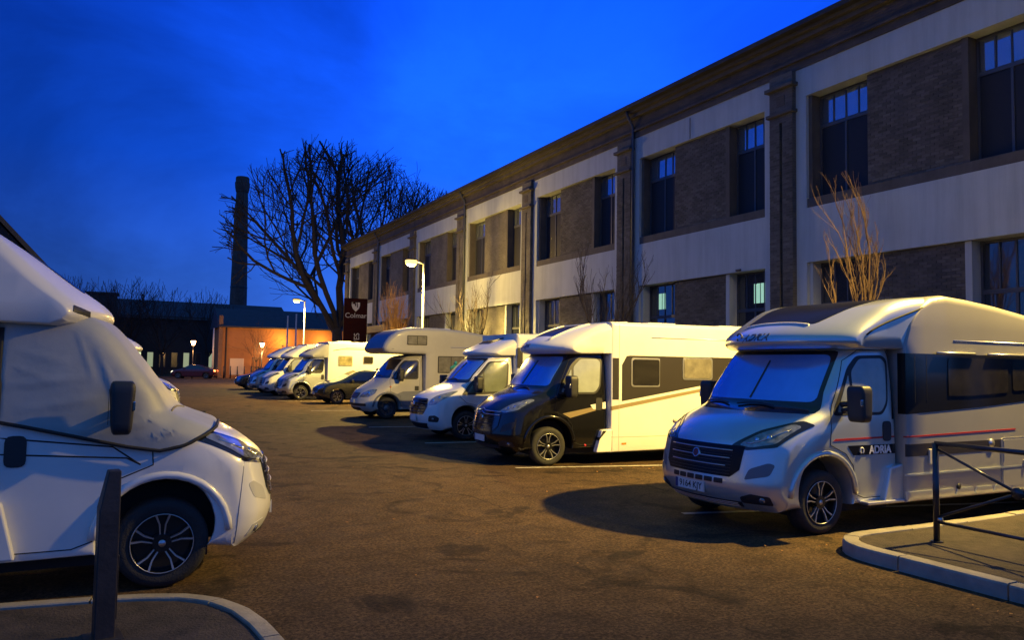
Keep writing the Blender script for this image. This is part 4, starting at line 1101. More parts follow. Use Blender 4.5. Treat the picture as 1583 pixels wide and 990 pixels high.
mk = empty('parking_markings', (0, 0, 0)); tag(mk, kind='structure')
for (x0, y0) in ((6.45, 12.33), (6.4, 7.74), (6.5, 16.9), (6.6, 21.6), (6.8, 29.6), (7.0, 37.2), (7.0, 41.6), (7.0, 46.2), (7.0, 51.0)):
    o = marking(x0, y0, radians(-13) if y0 < 13 else radians(-5), 5.2); o.parent = mk

# ------------------------------------------------------------------ kerbed islands
KERB = mat('kerb_concrete', (.30, .265, .21), .8, bump=.4, bscale=40, var=.22, vscale=4)
SOIL = mat('island_asphalt', (.050, .036, .028), .9, bump=.9, bscale=45, var=.5, vscale=5)
def kerb_path(name, pts, w, h, parent, stone=1.0, inner=None):
    """row of separate kerb stones following pts (outer edge), the width w going to the left of travel"""
    P = [Vector((q[0], q[1], 0)) for q in pts]
    cum = [0]
    for i in range(len(P)-1): cum.append(cum[-1]+(P[i+1]-P[i]).length)
    def at(s):
        s = max(0, min(cum[-1], s))
        for i in range(len(P)-1):
            if s <= cum[i+1]+1e-9:
                t = (s-cum[i])/max(1e-9, cum[i+1]-cum[i]); return P[i].lerp(P[i+1], t)
        return P[-1]
    def nrm(s):
        d = (at(s+.06)-at(s-.06)).normalized(); return Vector((-d.y, d.x, 0))
    n = max(1, round(cum[-1]/stone)); rnd = random.Random(5)
    for k in range(n):
        s0 = cum[-1]*k/n+.008; s1 = cum[-1]*(k+1)/n-.008; seg = 6; mb = MB()
        dz = rnd.uniform(-.004, .004)
        prof = [(0, -.05), (0.0, h-.022), (.010, h-.006), (.026, h), (w-.008, h), (w, h-.008), (w, -.05)]
        for i in range(seg+1):
            s = s0+(s1-s0)*i/seg; c = at(s); nn = nrm(s)
            for (a_, z) in prof:
                q = c+nn*a_; mb.v.append((q.x, q.y, z+dz))
        m_ = len(prof)
        for i in range(seg):
            for j in range(m_-1):
                b = i*m_+j; mb.f.append((b, b+1, b+m_+1, b+m_))
        mb.f.append(tuple(range(m_))); mb.f.append(tuple(seg*m_+j for j in reversed(range(m_))))
        o = mb.build('kerb_stone', KERB, parent); autosmooth(o, .5)
def arc(cx, cy, r, a0, a1, n=10):
    return [(cx+r*cos(radians(a0+(a1-a0)*i/n)), cy+r*sin(radians(a0+(a1-a0)*i/n))) for i in range(n+1)]
isl = empty('traffic_island', (0, 0, 0)); tag(isl, kind='structure')
# right island: outer edge x=6.42, rear edge y=5.68
path = [(15.5, 5.95), (11, 5.80), (9, 5.73)]+[(8, 5.70)]+arc(7.02, 5.10, .60, 88, 180, 10)+[(6.42, 4.0), (6.43, 2.5), (6.44, 0), (6.46, -4)]
kerb_path('kerb', path, .15, .13, isl, 1.0)
inner = [(15.5, 5.80), (11, 5.65), (9, 5.58), (8, 5.55)]+arc(7.02, 5.10, .45, 88, 180, 10)+[(6.57, 4.0), (6.58, 2.5), (6.59, 0), (6.61, -4), (15.5, -4)]
bm = bmesh.new(); bm.faces.new([bm.verts.new((x_, y_, .115)) for x_, y_ in inner]); bmesh.ops.recalc_face_normals(bm, faces=bm.faces)
if bm.faces[:][0].normal.z < 0: bmesh.ops.reverse_faces(bm, faces=bm.faces)
bm_obj(bm, 'island_surface', SOIL, isl); bm.free()
# left island in the foreground
isl2 = empty('traffic_island', (0, 0, 0)); tag(isl2, kind='structure')
path2 = [(1.06, 3.2), (1.08, 4.4)]+[(1.07, 5.0), (1.03, 5.5), (.95, 5.9), (.80, 6.22), (.58, 6.42), (.30, 6.53), (0, 6.60), (-.8, 6.72), (-2.5, 6.95), (-5, 7.2)]
kerb_path('kerb', path2, .13, .06, isl2, .95)
bm = bmesh.new(); vs_ = [bm.verts.new((x_, y_, .04)) for x_, y_ in [(.93, 3.2), (.95, 4.4), (.94, 5.0), (.90, 5.45), (.83, 5.83), (.70, 6.10), (.52, 6.29), (.27, 6.40), (0, 6.47), (-.8, 6.59), (-2.5, 6.82), (-5, 7.07), (-5, 3.2)]]
f = bm.faces.new(vs_); bm.normal_update()
if f.normal.z < 0: bmesh.ops.reverse_faces(bm, faces=[f])
bm_obj(bm, 'island_surface', SOIL, isl2); bm.free()
# planting strip between the cars and the building
stp = MB().box(14.4, 16.8, 7, 62, -.02, .10).build('planting_strip', mat('strip_soil', (.05, .042, .03), .95, bump=.9, bscale=30, var=.4)); tag(stp, kind='structure')

# bollard of the left island: square post with a slanting head
bo = empty('bollard', (0.035, 5.68, .035), radians(8), 'brown square bollard with slanted top on the dark island in the left foreground', 'bollard')
BOL = mat('brown_metal', (.040, .032, .030), .5, metal=.2, bump=.15, bscale=30, var=.25, vscale=6)
mb = MB(); w = .060
mb.v += [(-w, -w, 0), (w, -w, 0), (w, w, 0), (-w, w, 0), (-w, -w, .80), (w, -w, .80), (w, w, .82), (-w, w, .82), (-.012, -.045, 1.055), (w, -.045, 1.055), (w, .05, 1.055), (-.012, .05, 1.055)]
mb.f += [(0, 3, 2, 1), (0, 1, 5, 4), (1, 2, 6, 5), (2, 3, 7, 6), (3, 0, 4, 7), (4, 5, 9, 8), (5, 6, 10, 9), (6, 7, 11, 10), (7, 4, 8, 11), (8, 9, 10, 11)]
bevel(mb.build('post', BOL, bo), .007, 2)
bevel(MB().box(w, w+.006, -.055, .055, .12, .52).build('side_plate', mat('brown_plate', (.05, .042, .04), .45, metal=.3), bo), .002, 1)
bevel(MB().box(-.11, .11, -.11, .11, 0, .012).build('foot_plate', BOL, bo), .003, 1)

# railing on the right island
rl = empty('railing', (7.39, 5.06, .115), 0, 'dark steel railing with crossed diagonal bars on the right traffic island', 'railing')
RAILM = mat('dark_railing_paint', (.035, .034, .036), .3, metal=.4, coat=.4)
D = Vector((-.025, -1, 0)).normalized()
for k in range(3):
    p0 = D*1.62*k
    MB().tube([p0, p0+Vector((0, 0, .98))], .030, 14).build('post', RAILM, rl, True)
    MB().tube([p0+Vector((0, 0, 0)), p0+Vector((0, 0, .012))], .06, 16).build('foot_plate', RAILM, rl)
for k in range(2):
    a_ = D*1.62*k; b_ = D*1.62*(k+1); z = Vector((0, 0, 1))
    MB().tube([a_+z*.975, b_+z*.975], .025, 12).build('top_rail', RAILM, rl, True)
    MB().tube([a_+z*.20, b_+z*.20], .017, 10).build('lower_rail', RAILM, rl, True)
    c_ = (a_+b_)/2+z*.60
    for e0 in (a_+z*.93, b_+z*.93, a_+z*.24, b_+z*.24):
        MB().tube([e0, c_], .014, 10).build('diagonal_bar', RAILM, rl, True)
    MB().tube([c_+Vector((-.02, 0, 0)), c_+Vector((.02, 0, 0))], .055, 18).build('centre_disc', RAILM, rl, True)
    MB().tube([a_+z*.23+D*.02, a_+z*.23+D*.06], .022, 10).build('clamp', ALU, rl, True)

# fallen leaves
LEAF = mat('dry_leaf', (.30, .13, .03), .8, var=.3, vscale=2)
rnd = random.Random(11); mb = MB()
def leaf(x, y, s):
    t = rnd.uniform(0, 6.28); c_, s_ = cos(t)*s, sin(t)*s
    z = .010; k = [rnd.uniform(.0, .012) for _ in range(4)]
    mb.quad((x-c_, y-s_, z+k[0]), (x+s_*.5, y-c_*.5, z+k[1]), (x+c_, y+s_, z+k[2]), (x-s_*.5, y+c_*.5, z+k[3]))
for _ in range(60): leaf(rnd.uniform(1.5, 9), rnd.uniform(3.2, 16), rnd.uniform(.012, .026))
for _ in range(26): leaf(rnd.gauss(6.0, .25), rnd.uniform(3, 6), rnd.uniform(.010, .022))
for _ in range(30): leaf(rnd.gauss(8.7, .5), rnd.gauss(11.5, .25), rnd.uniform(.02, .04))
o = mb.build('fallen_leaves', LEAF, fix=False); tag(o, 'dry brown leaves scattered over the asphalt', 'leaves', kind='stuff')

# ------------------------------------------------------------------ long factory building on the right
BX = 17.0; PIT = 7.71; Y0 = 15.69; BW = 6.85
BRK = brick_mat('pale_brick', (.102, .096, .084), (.074, .069, .060), (.11, .10, .085))
BRKD = brick_mat('frieze_brick', (.085, .070, .054), (.062, .052, .041), (.06, .052, .045))
REND = mat('white_render', (.40, .44, .44), .85, bump=.2, bscale=25, var=.07, vscale=.9)
STONE = mat('sill_stone', (.085, .076, .065), .85, bump=.3, bscale=20, var=.2, vscale=2)
ROOFM = mat('dark_roof', (.035, .033, .035), .8, var=.3, vscale=1)
FRM = mat('window_frame_grey', (.055, .06, .07), .5)
WGL = mat('window_glass', (.02, .024, .03), .04, spec=1.0, coat=1.)
WGLU = mat('coated_window_glass', (.26, .31, .36), .07, metal=.75)
WPAN = mat('dark_window_panel', (.022, .023, .028), .6, spec=.25)
INT = mat('lit_room', (.5, .6, .5), .5, emis=(.50, .95, .62), es=.55)
bl = empty('factory_building', (BX, 0, 0), 0, 'long two storey pale brick factory building with white rendered bands along the right side', 'building')
JS = list(range(-1, 7)); Ys = Y0+PIT*JS[0]-BW-.86; Ye = Y0+PIT*6+.9
def wbox(name, m, x0, x1, y0, y1, z0, z1, bev=0):
    o = MB().box(x0, x1, y0, y1, z0, z1).build(name, m, bl)
    if bev: bevel(o, bev, 1)
    return o
wbox('backing_wall', BRKD, .62, 10, Ys, Ye, 0, 10.30)
wbox('frieze', BRKD, -.04, 10.02, Ys, Ye, 10.302, 11.02)
wbox('frieze_moulding', BRKD, -.12, 0.3, Ys-.05, Ye+.05, 10.52, 10.60)
wbox('cornice', STONE, -.20, 10.1, Ys-.1, Ye+.1, 11.022, 11.16)
wbox('cornice', STONE, -.34, 10.2, Ys-.15, Ye+.15, 11.162, 11.26)
wbox('gutter', ROOFM, -.55, -.30, Ys-.2, Ye+.2, 11.262, 11.40)
rf = MB(); rf.v += [(-.50, Ys-.3, 11.35), (-.50, Ye+.3, 11.35), (5, Ye+.3, 13.0), (5, Ys-.3, 13.0), (10.5, Ye+.3, 11.35), (10.5, Ys-.3, 11.35), (-.50, Ys-.3, 11.265), (-.50, Ye+.3, 11.265), (10.5, Ye+.3, 11.265), (10.5, Ys-.3, 11.265)]
rf.f += [(0, 1, 2, 3), (3, 2, 4, 5), (0, 3, 5), (1, 4, 2), (6, 7, 1, 0), (8, 9, 5, 4), (0, 5, 9, 6), (1, 7, 8, 4), (6, 9, 8, 7)]
rf.build('roof', ROOFM, bl)
mb = MB(); rnd = random.Random(3)
brick_stuff_mat = bpy.data.materials.new('brick_units'); brick_stuff_mat.use_nodes = True
t = brick_stuff_mat.node_tree; g_ = N(t, 'ShaderNodeNewGeometry'); cr_ = N(t, 'ShaderNodeValToRGB')
cr_.color_ramp.elements[0].color = (.058, .054, .047, 1); cr_.color_ramp.elements[1].color = (.112, .105, .092, 1)
t.links.new(g_.outputs['Random Per Island'], cr_.inputs[0]); nn_ = N(t, 'ShaderNodeTexNoise', ins={'Scale': 1.1, 'Detail': 5.}); t.links.new(g_.outputs['Position'], nn_.inputs['Vector'])
rr_ = N(t, 'ShaderNodeMapRange', ins={'From Min': .3, 'From Max': .7, 'To Min': .65, 'To Max': 1.25}); t.links.new(nn_.outputs['Fac'], rr_.inputs[0])
sc_ = N(t, 'ShaderNodeVectorMath', operation='SCALE'); t.links.new(cr_.outputs[0], sc_.inputs[0]); t.links.new(rr_.outputs[0], sc_.inputs['Scale'])
t.links.new(sc_.outputs[0], t.nodes['Principled BSDF'].inputs['Base Color']); t.nodes['Principled BSDF'].inputs['Roughness'].default_value = .88
def courses(y0, y1, z0, z1, x, name='brick_courses', d=.016):
    mb = MB(); z = z0; row = 0
    while z < z1-.02:
        y_ = y0-(.12 if row % 2 else 0); zz = min(z+.065, z1)
        while y_ < y1:
            a0, a1 = max(y0, y_), min(y1, y_+.222)
            if a1-a0 > .03:
                dd = x-d*rnd.uniform(.55, 1.1); b = len(mb.v)
                mb.v += [(x, a0, z), (x, a1, z), (x, a1, zz), (x, a0, zz), (dd, a0+.003, z+.003), (dd, a1-.003, z+.003), (dd, a1-.003, zz-.003), (dd, a0+.003, zz-.003)]
                mb.f += [(b+4, b+7, b+6, b+5), (b, b+4, b+5, b+1), (b+1, b+5, b+6, b+2), (b+2, b+6, b+7, b+3), (b+3, b+7, b+4, b)]
            y_ += .232
        z += .075; row += 1
    o = mb.build(name, brick_stuff_mat, bl, fix=False); tag(o, kind='stuff'); return o

# shared window meshes: unit window between y=0..w, z=0..h
def make_window(y0, y1, z0, z1, upper, j, lit=False):
    w = y1-y0; h = z1-z0
    e = bpy.data.objects.new('window', None); C.objects.link(e); e.parent = bl; e.location = (.40, y0, z0)
    t_ = .055
    key = ('up' if upper else 'dn', round(w, 2), round(h, 2))
    if key not in WCACHE:
        fm = MB()
        for (a, b, c, d) in ((0, w, 0, t_), (0, w, h-t_, h), (0, t_, t_, h-t_), (w-t_, w, t_, h-t_)): fm.box(0, .07, a, b, c, d)
        zt = h-.86 if upper else h-1.15
        fm.box(.0, .07, t_, w-t_, zt-.05, zt+.05)
        fm.box(.0, .065, w/2-.03, w/2+.03, t_, zt-.05)
        panes = []
        for k in range(4):
            a = t_+(w-2*t_)*k/4; b = t_+(w-2*t_)*(k+1)/4
            if k: fm.box(.005, .06, a-.018, a+.018, zt+.05, h-t_)
            panes.append((a+.018, b-.018, zt+.05, h-t_))
        o = fm.build('frame_tmp', FRM); me_f = o.data; bpy.data.objects.remove(o)
        pm = MB(); pa = panes[0]; pm.box(.03, .042, -(pa[1]-pa[0])/2, (pa[1]-pa[0])/2, 0, pa[3]-pa[2]); o = pm.build('pane_tmp', WGLU if upper else WGL); me_p = o.data; bpy.data.objects.remove(o)
        wl = (w-2*t_)/2-.03
        pm = MB(); pm.box(.03, .045, -wl/2, wl/2, 0, zt-.05-t_); o = pm.build('panel_tmp', WPAN if upper else WGL); me_l = o.data; bpy.data.objects.remove(o)
        WCACHE[key] = (me_f, me_p, me_l, panes, zt, wl)
    me_f, me_p, me_l, panes, zt, wl = WCACHE[key]
    o = bpy.data.objects.new('frame', me_f); C.objects.link(o); o.parent = e
    for (a, b, c, d) in panes:
        o = bpy.data.objects.new('pane', me_p); C.objects.link(o); o.parent = e; o.location = (rnd.uniform(-.004, .004), (a+b)/2, c); o.rotation_euler = (0, rnd.uniform(-.012, .012), rnd.uniform(-.012, .012))
    for s in (0, 1):
        o = bpy.data.objects.new('lower_pane', me_l); C.objects.link(o); o.parent = e; o.location = (0, t_+wl/2+s*(wl+.06), t_)
    return e
WCACHE = {}
for j in JS:
    b1 = Y0+PIT*j; b0 = b1-BW            # opening of the bay b0..b1 (b0 nearer)
    wa0, wa1 = b0+.33, b0+.33+1.75        # near window
    wb0, wb1 = b1-.33-1.75-.15, b1-.33-.15
    # white render: header, band, side strips
    wbox('white_header', REND, 0, .60, b0, b1, 9.48, 10.30)
    wbox('white_band', REND, 0, .60, b0, b1, 4.78, 6.30)
    for (s0, s1) in ((b0, b0+.33), (b1-.36, b1)):
        wbox('white_jamb', REND, .001, .60, s0, s1, 6.302, 9.478)
        wbox('white_jamb', REND, .001, .60, s0, s1, 0, 4.778)
    # sill ledges
    wbox('sill', STONE, .02, .60, b0+.332, b1-.362, 6.302, 6.56, .01)
    # brick panels and reveals
    p0, p1 = wa1, wb0
    for z0, z1 in ((6.562, 9.478), (0, 4.778)):
        wbox('brick_panel', BRK, .14, .60, p0, p1, z0, z1)
        if j <= 2: courses(p0+.01, p1-.01, max(z0, 2.4)+.01, z1-.03, .14)
        wbox('window_reveal', REND if z0 == 0 else STONE, .10, .60, wa1-.16, wa1-.002, z0+.0015, z1-.0015)
        wbox('window_reveal', REND if z0 == 0 else STONE, .10, .60, wb1+.002, b1-.362, z0+.0015, z1-.0015)
    for (w0, w1) in ((wa0+.02, wa1-.17), (wb0+.02, wb1-.01)):
        make_window(w0, w1, 6.57, 9.47, True, j)
        make_window(w0, w1, 1.3, 4.77, False, j)
        wbox('lower_wall', STONE, .30, .60, w0, w1, 0, 1.295)
# lit rooms seen through the ground floor windows (light fittings behind the glass)
for (ya, yb, za, zb_) in ((22.02, 22.40, 3.90, 4.46), (17.22, 17.75, 3.82, 4.42)):
    e = MB().box(.418, .426, ya, yb, za, zb_).build('lit_room', INT, bl)
    MB().box(.414, .4175, (ya+yb)/2-.015, (ya+yb)/2+.015, za, zb_).build('glazing_bar', FRM, bl)
# pilasters
for j in range(-1, 7):
    a0 = Y0+PIT*j; a1 = a0+.86
    pt = bpy.data.objects.new('pilaster', None); C.objects.link(pt); pt.parent = bl
    def pb(name, m, x0, x1, y0, y1, z0, z1, bev=0):
        o = MB().box(x0, x1, y0, y1, z0, z1).build(name, m, pt)
        if bev: bevel(o, bev, 1)
    pb('shaft', BRK, -.14, .60, a0+.002, a0+.38, 0, 8.9); pb('shaft', BRK, -.14, .60, a0+.48, a1-.002, 0, 8.9)
    pb('groove', BRKD, -.05, .60, a0+.382, a0+.478, 0, 8.9)
    pb('capital_block', BRK, -.14, .60, a0+.002, a1-.002, 8.902, 10.30)
    pb('capital_ledge', STONE, -.24, .0, a0-.07, a1+.07, 9.10, 9.20, .015)
    pb('capital_ledge', STONE, -.27, .0, a0-.09, a1+.09, 9.86, 9.97, .015)
    pb('capital_panel', BRKD, -.155, -.13, a0+.28, a0+.58, 9.38, 9.68)
    if j <= 1:
        for (q0, q1, zz0, zz1) in ((a0+.006, a0+.376, 2.4, 8.9), (a0+.484, a1-.006, 2.4, 8.9)):
            courses(q0, q1, zz0, zz1, -.14, d=.012)
PIPE = mat('zinc_downpipe', (.07, .08, .10), .5, metal=.5)
for j in (1, 3, 5):
    yy = Y0+PIT*j-.09
    MB().tube([(-.40, yy, 11.3), (-.36, yy, 11.1), (-.10, yy, 10.7), (-.10, yy, 10.4), (-.10, yy, .1)], .055, 10).build('downpipe', PIPE, bl, True)
for (jj, zz) in ((1, 9.9),):
    MB().tube([(-.03, 20.2, 9.5), (-.03, 20.2, 10.2)], .012, 6).build('cable', INK, bl)
# small light fitting on the band and entrance canopy at the far end
b = MB().box(-.06, 0, 17.85, 18.05, 4.80, 4.86); bevel(b.build('wall_light', PLAST, bl), .01, 1)
cn = MB().box(-.8, .0, 48.0, 56.0, 3.95, 4.45); bevel(cn.build('entrance_canopy', mat('dark_red_fascia', (.10, .018, .016), .5), bl), .02, 1)

# ------------------------------------------------------------------ trees
BARK = mat('bark', (.085, .065, .048), .9, bump=.8, bscale=18, var=.35, vscale=5)
BARKD = mat('dark_bark', (.030, .026, .022), .95, bump=.6, bscale=8, var=.3, vscale=3)
TWIG2 = mat('brown_twig', (.17, .105, .055), .8, var=.25, vscale=6)
TWIG = mat('lamplit_twig', (.42, .23, .08), .8, var=.25, vscale=6)  # orange lamplight put into the twig colour, well above the bark
def ortho(d): return d.orthogonal().normalized()
def tree(name, loc, h, seed, label, trunk_h, trunk_r, levels=5, spread=.6, nb=4, up_=.25, m1=BARK, m2=BARK, group=None, lean=(0, 0), stems=0, sides=(8, 5, 4, 3, 3, 3), lenk=.72, minr=.006, ratio=.62, first=.34, wig0=.16, wk=.5, env=None):
    R_ = random.Random(seed); root = empty('bare_tree', loc, 0, label, 'tree', group)
    tm, cm = MB(), MB()
    def grow(p0, d, ln, r0, lvl):
        if lvl > levels or r0 < minr*.5: return
        n = 5 if lvl < 2 else (4 if lvl < 4 else 3)
        pts = [p0]; rad = [r0]; q = p0.copy(); dd = d.copy()
        wig = wig0 if lvl else .05
        for i in range(n):
            dd = (dd+Vector((R_.uniform(-1, 1), R_.uniform(-1, 1), R_.uniform(-.6, 1)))*wig+Vector((0, 0, up_*.16 if lvl else .0))).normalized()
            q = q+dd*ln/n
            if env and lvl > 1 and ((q.x**2+q.y**2)/env[1]**2+((q.z-env[0])/env[2])**2) > 1+.10*sin(q.x*1.7+seed)*cos(q.z*1.3)+R_.uniform(-.22, .22): break
            pts.append(q.copy()); rad.append(max(minr*.6, r0*(1-(1-ratio)*(i+1)/n)))
        if len(pts) < 2: return
        n = len(pts)-1
        (tm if lvl == 0 else cm).tube(pts, rad, sides[min(lvl, len(sides)-1)], cap=False)
        if lvl == levels: return
        kids = nb if lvl else nb+2
        for k in range(kids):
            t0 = first if lvl else .82
            tt = t0+(1-t0)*(k+R_.uniform(.1, .9))/kids
            idx = min(n-1, int(tt*n)); fr = tt*n-idx; pp = pts[idx].lerp(pts[idx+1], fr)
            base = (pts[idx+1]-pts[idx]).normalized(); az = R_.uniform(0, 2*pi) if lvl else 2*pi*k/kids+R_.uniform(-.4, .4)
            o1 = ortho(base); o2 = base.cross(o1)
            sp = spread*R_.uniform(.65, 1.25)
            nd = (base*cos(sp)+(o1*cos(az)+o2*sin(az))*sin(sp)); nd = (nd+Vector((0, 0, up_*.5))).normalized()
            grow(pp, nd, ln*lenk*R_.uniform(.75, 1.15) if lvl else (h-trunk_h)*.50*R_.uniform(.8, 1.1), rad[idx]*(.68 if lvl else .55)*R_.uniform(.8, 1.05), lvl+1)
        # leader continues
        if lvl: grow(pts[-1], dd, ln*lenk*.95, rad[-1]*.9, lvl+1)
        else: grow(pts[-1], dd, (h-trunk_h)*.5, rad[-1]*.8, lvl+1)
    if stems == 0:
        grow(Vector((0, 0, 0)), Vector((lean[0], lean[1], 1)).normalized(), trunk_h, trunk_r, 0)
    else:
        tm.tube([(0, 0, 0), (.02, .01, trunk_h*.5), (0, 0, trunk_h)], [trunk_r*1.15, trunk_r, trunk_r*.95], 9, cap=False)
        for k in range(stems):
            az = 2*pi*k/stems+R_.uniform(-.3, .3); sp = spread*R_.uniform(.25, 1.1) if k else .04
            d = Vector((sin(sp)*cos(az), sin(sp)*sin(az), cos(sp)))
            grow(Vector((0, 0, trunk_h*R_.uniform(.8, 1.))), d, (h-trunk_h)*(.62 if k else .75)*R_.uniform(.75, 1.05), trunk_r*.42*(1.3 if k == 0 else 1), 2)
    zs = sorted(v[2] for v in cm.v); f_ = 1. if env else (h-trunk_h*.5)/max(.1, zs[int(len(zs)*.995)]-trunk_h*.5)
    for mb_ in (tm, cm):
        mb_.v = [(v[0]*(1+(f_-1)*wk), v[1]*(1+(f_-1)*wk), v[2] if v[2] < trunk_h*.5 else trunk_h*.5+(v[2]-trunk_h*.5)*f_) for v in mb_.v]
    tm.build('trunk', m1, root, True, fix=False); cm.build('crown', m2, root, True, fix=False)
    return root
GT = 'slender trees in the strip before the factory building'
tree('t', (15.1, 12.0, .1), 6.1, 4, 'slim bare tree with orange lit twigs rising behind the nearest silver motorhome', 1.7, .055, levels=5, spread=.24, nb=4, up_=.30, m1=TWIG2, m2=TWIG2, stems=7, group=GT, lenk=.42, minr=.006, first=.2, wig0=.22, wk=.2)
tree('t', (15.0, 22.3, .1), 5.9, 9, 'slim dark bare tree rising behind the white motorhome with the black cab', 1.9, .07, levels=5, spread=.38, nb=4, up_=.3, m1=BARK, m2=BARK, stems=7, group=GT, lenk=.5, minr=.009, first=.2, wig0=.2, wk=.2)
tree('t', (15.0, 33.2, .1), 5.8, 14, 'bare tree with upright twigs right of the bright street lamp before the orange lit wall', 1.8, .07, levels=5, spread=.42, nb=4, up_=.4, m1=TWIG, m2=BARK, stems=9, group=GT, lenk=.5, minr=.010, first=.2, wig0=.2, wk=.2)
tree('t', (14.9, 44.6, .1), 6.4, 22, 'dense orange lit young tree left of the bright street lamp', 1.7, .08, levels=5, spread=.36, nb=5, up_=.45, m1=TWIG, m2=TWIG, stems=16, group=GT, lenk=.45, minr=.013, first=.2, wig0=.18, wk=.2)
tree('t', (18.6, 71.0, 0), 24, 36, 'huge bare plane tree with spreading crown between the chimney and the factory building', 5.0, .62, levels=6, spread=.70, nb=3, up_=.10, m1=BARKD, m2=BARKD, lenk=.75, minr=.034, first=.25, sides=(9, 6, 5, 4, 3, 3, 3, 3), wig0=.22, ratio=.72, env=(12.6, 10.6, 9.0))
GF = 'tall bare trees rising behind the factory roof'
tree('t', (26.0, 84.0, 0), 28, 41, 'bare tree behind the factory roof, the taller one next to the huge plane tree', 10, .5, levels=5, spread=.58, nb=3, up_=.12, m1=BARKD, m2=BARKD, lenk=.72, minr=.036, group=GF, first=.25, wig0=.22, ratio=.72, env=(17.5, 6.2, 7.0))
tree('t', (33.0, 92.0, 0), 28, 58, 'bare tree behind the factory roof, farthest right, its twigs just above the eave', 10, .5, levels=5, spread=.62, nb=3, up_=.10, m1=BARKD, m2=BARKD, lenk=.72, minr=.036, group=GF, first=.25, wig0=.22, ratio=.72, env=(18.0, 7.0, 6.6))
tree('t', (14.35, 89.0, 0), 6.2, 61, 'small staked tree in front of the orange lit wall', 2.0, .07, levels=5, spread=.75, nb=4, up_=.15, m1=BARKD, m2=BARKD, lenk=.68, minr=.014, wig0=.2)
for k, (x, y, h, s) in enumerate(((-1.0, 101, 11.0, 71), (2.2, 104, 11.9, 72), (5.6, 102, 11.4, 73), (11.0, 106, 10.8, 74), (-4.0, 96, 10.5, 75))):
    tree('t', (x, y, 0), h, s, ['bare dark tree above the far hall roof, leftmost of the far group', 'second bare dark tree of the far group above the hall roof', 'third bare dark tree of the far group above the hall roof', 'low bare dark tree just left of the chimney', 'bare dark tree half hidden by the covered motorhome roof'][k], 2.6, .25, levels=6, spread=.75, nb=4, up_=.15, m1=BARKD, m2=BARKD, lenk=.74, minr=.035, env=(h*.56, 3.6, h*.46), group='far bare trees in front of the dark hall', wig0=.2)

# tree guard
tg = empty('tree_guard', (14.35, 89.0, 0), 0, 'dark metal guard around the small staked tree', 'tree guard')
for (dx, dy) in ((-.4, -.4), (.4, -.4), (.4, .4), (-.4, .4)):
    MB().tube([(dx, dy, 0), (dx, dy, 2.3)], .04, 6).build('stake', BARKD, tg)
for z in (1.2, 2.2):
    MB().tube([(-.4, -.4, z), (.4, -.4, z), (.4, .4, z), (-.4, .4, z), (-.4, -.4, z)], .035, 5).build('ring', BARKD, tg)

# ------------------------------------------------------------------ background
ch = empty('chimney', (17.15, 125, 0), 0, 'tall dark tapering brick factory chimney standing against the blue sky', 'chimney')
CHB = brick_mat('chimney_brick', (.12, .075, .058), (.08, .052, .042), (.06, .05, .045))
n = 12
def ring(mbb, levels, m, name):
    for (r_, z) in levels:
        for k in range(n):
            mbb.v.append((r_*cos(2*pi*k/n), r_*sin(2*pi*k/n), z))
    for i in range(len(levels)-1):
        for k in range(n): mbb.f.append((i*n+k, i*n+(k+1) % n, (i+1)*n+(k+1) % n, (i+1)*n+k))
    mbb.f.append(tuple((len(levels)-1)*n+k for k in range(n)))
    return mbb.build(name, m, ch)
ring(MB(), [(1.9, 0), (1.9, 7.0), (1.75, 7.3)], CHB, 'plinth')
ring(MB(), [(1.32, 7.2), (1.25, 12), (.92, 26.8), (.86, 27.9)], CHB, 'shaft')
ring(MB(), [(.95, 27.9), (1.0, 28.2), (1.08, 28.6), (1.12, 29.3), (1.02, 29.5), (1.02, 30.1), (.92, 30.25)], CHB, 'crown')
for k in range(3): ring(MB(), [(1.24-.1*k, 13+4*k), (1.27-.1*k, 13.05+4*k), (1.27-.1*k, 13.25+4*k), (1.22-.1*k, 13.3+4*k)], PLAST, 'iron_band')

ORG = mat('ochre_render', (.36, .165, .055), .85, var=.15, vscale=.5, bump=.2, bscale=10)
ob = empty('ochre_annex', (10.95, 92, 0), 0, 'low building with ochre rendered wall and dark slate roof behind the lanterns', 'building')
MB().box(0, 20, 0, 8, 0, 5.85).build('wall', ORG, ob)
rf = MB(); rf.v += [(-.3, -.35, 5.75), (20.3, -.35, 5.75), (20.3, 4, 7.95), (-.3, 4, 7.95), (20.3, 8.35, 5.75), (-.3, 8.35, 5.75), (-.3, -.35, 5.60), (20.3, -.35, 5.60), (20.3, 8.35, 5.60), (-.3, 8.35, 5.60)]
rf.f += [(0, 1, 2, 3), (3, 2, 4, 5), (0, 3, 5), (1, 4, 2), (6, 9, 8, 7), (0, 6, 7, 1), (4, 8, 9, 5), (0, 5, 9, 6), (1, 7, 8, 4)]
rf.build('roof', mat('slate_roof', (.035, .04, .05), .7, var=.2, vscale=2), ob)
MB().box(-.25, .15, -.10, .5, 0, 6.9).build('corner_pier', mat('pier_brick', (.20, .12, .07), .9, var=.2), ob)
MB().tube([(.55, -.08, 0), (.55, -.08, 5.6)], .07, 8).build('downpipe', INK, ob)
bevel(MB().box(1.0, 2.5, -.07, 0, .3, 2.15).build('door', mat('pale_door', (.62, .52, .36), .6), ob), .02, 1)
MB().box(.0, 20, -.05, 0, 3.35, 3.42).build('string_course', mat('ochre_trim', (.30, .17, .08), .8), ob)

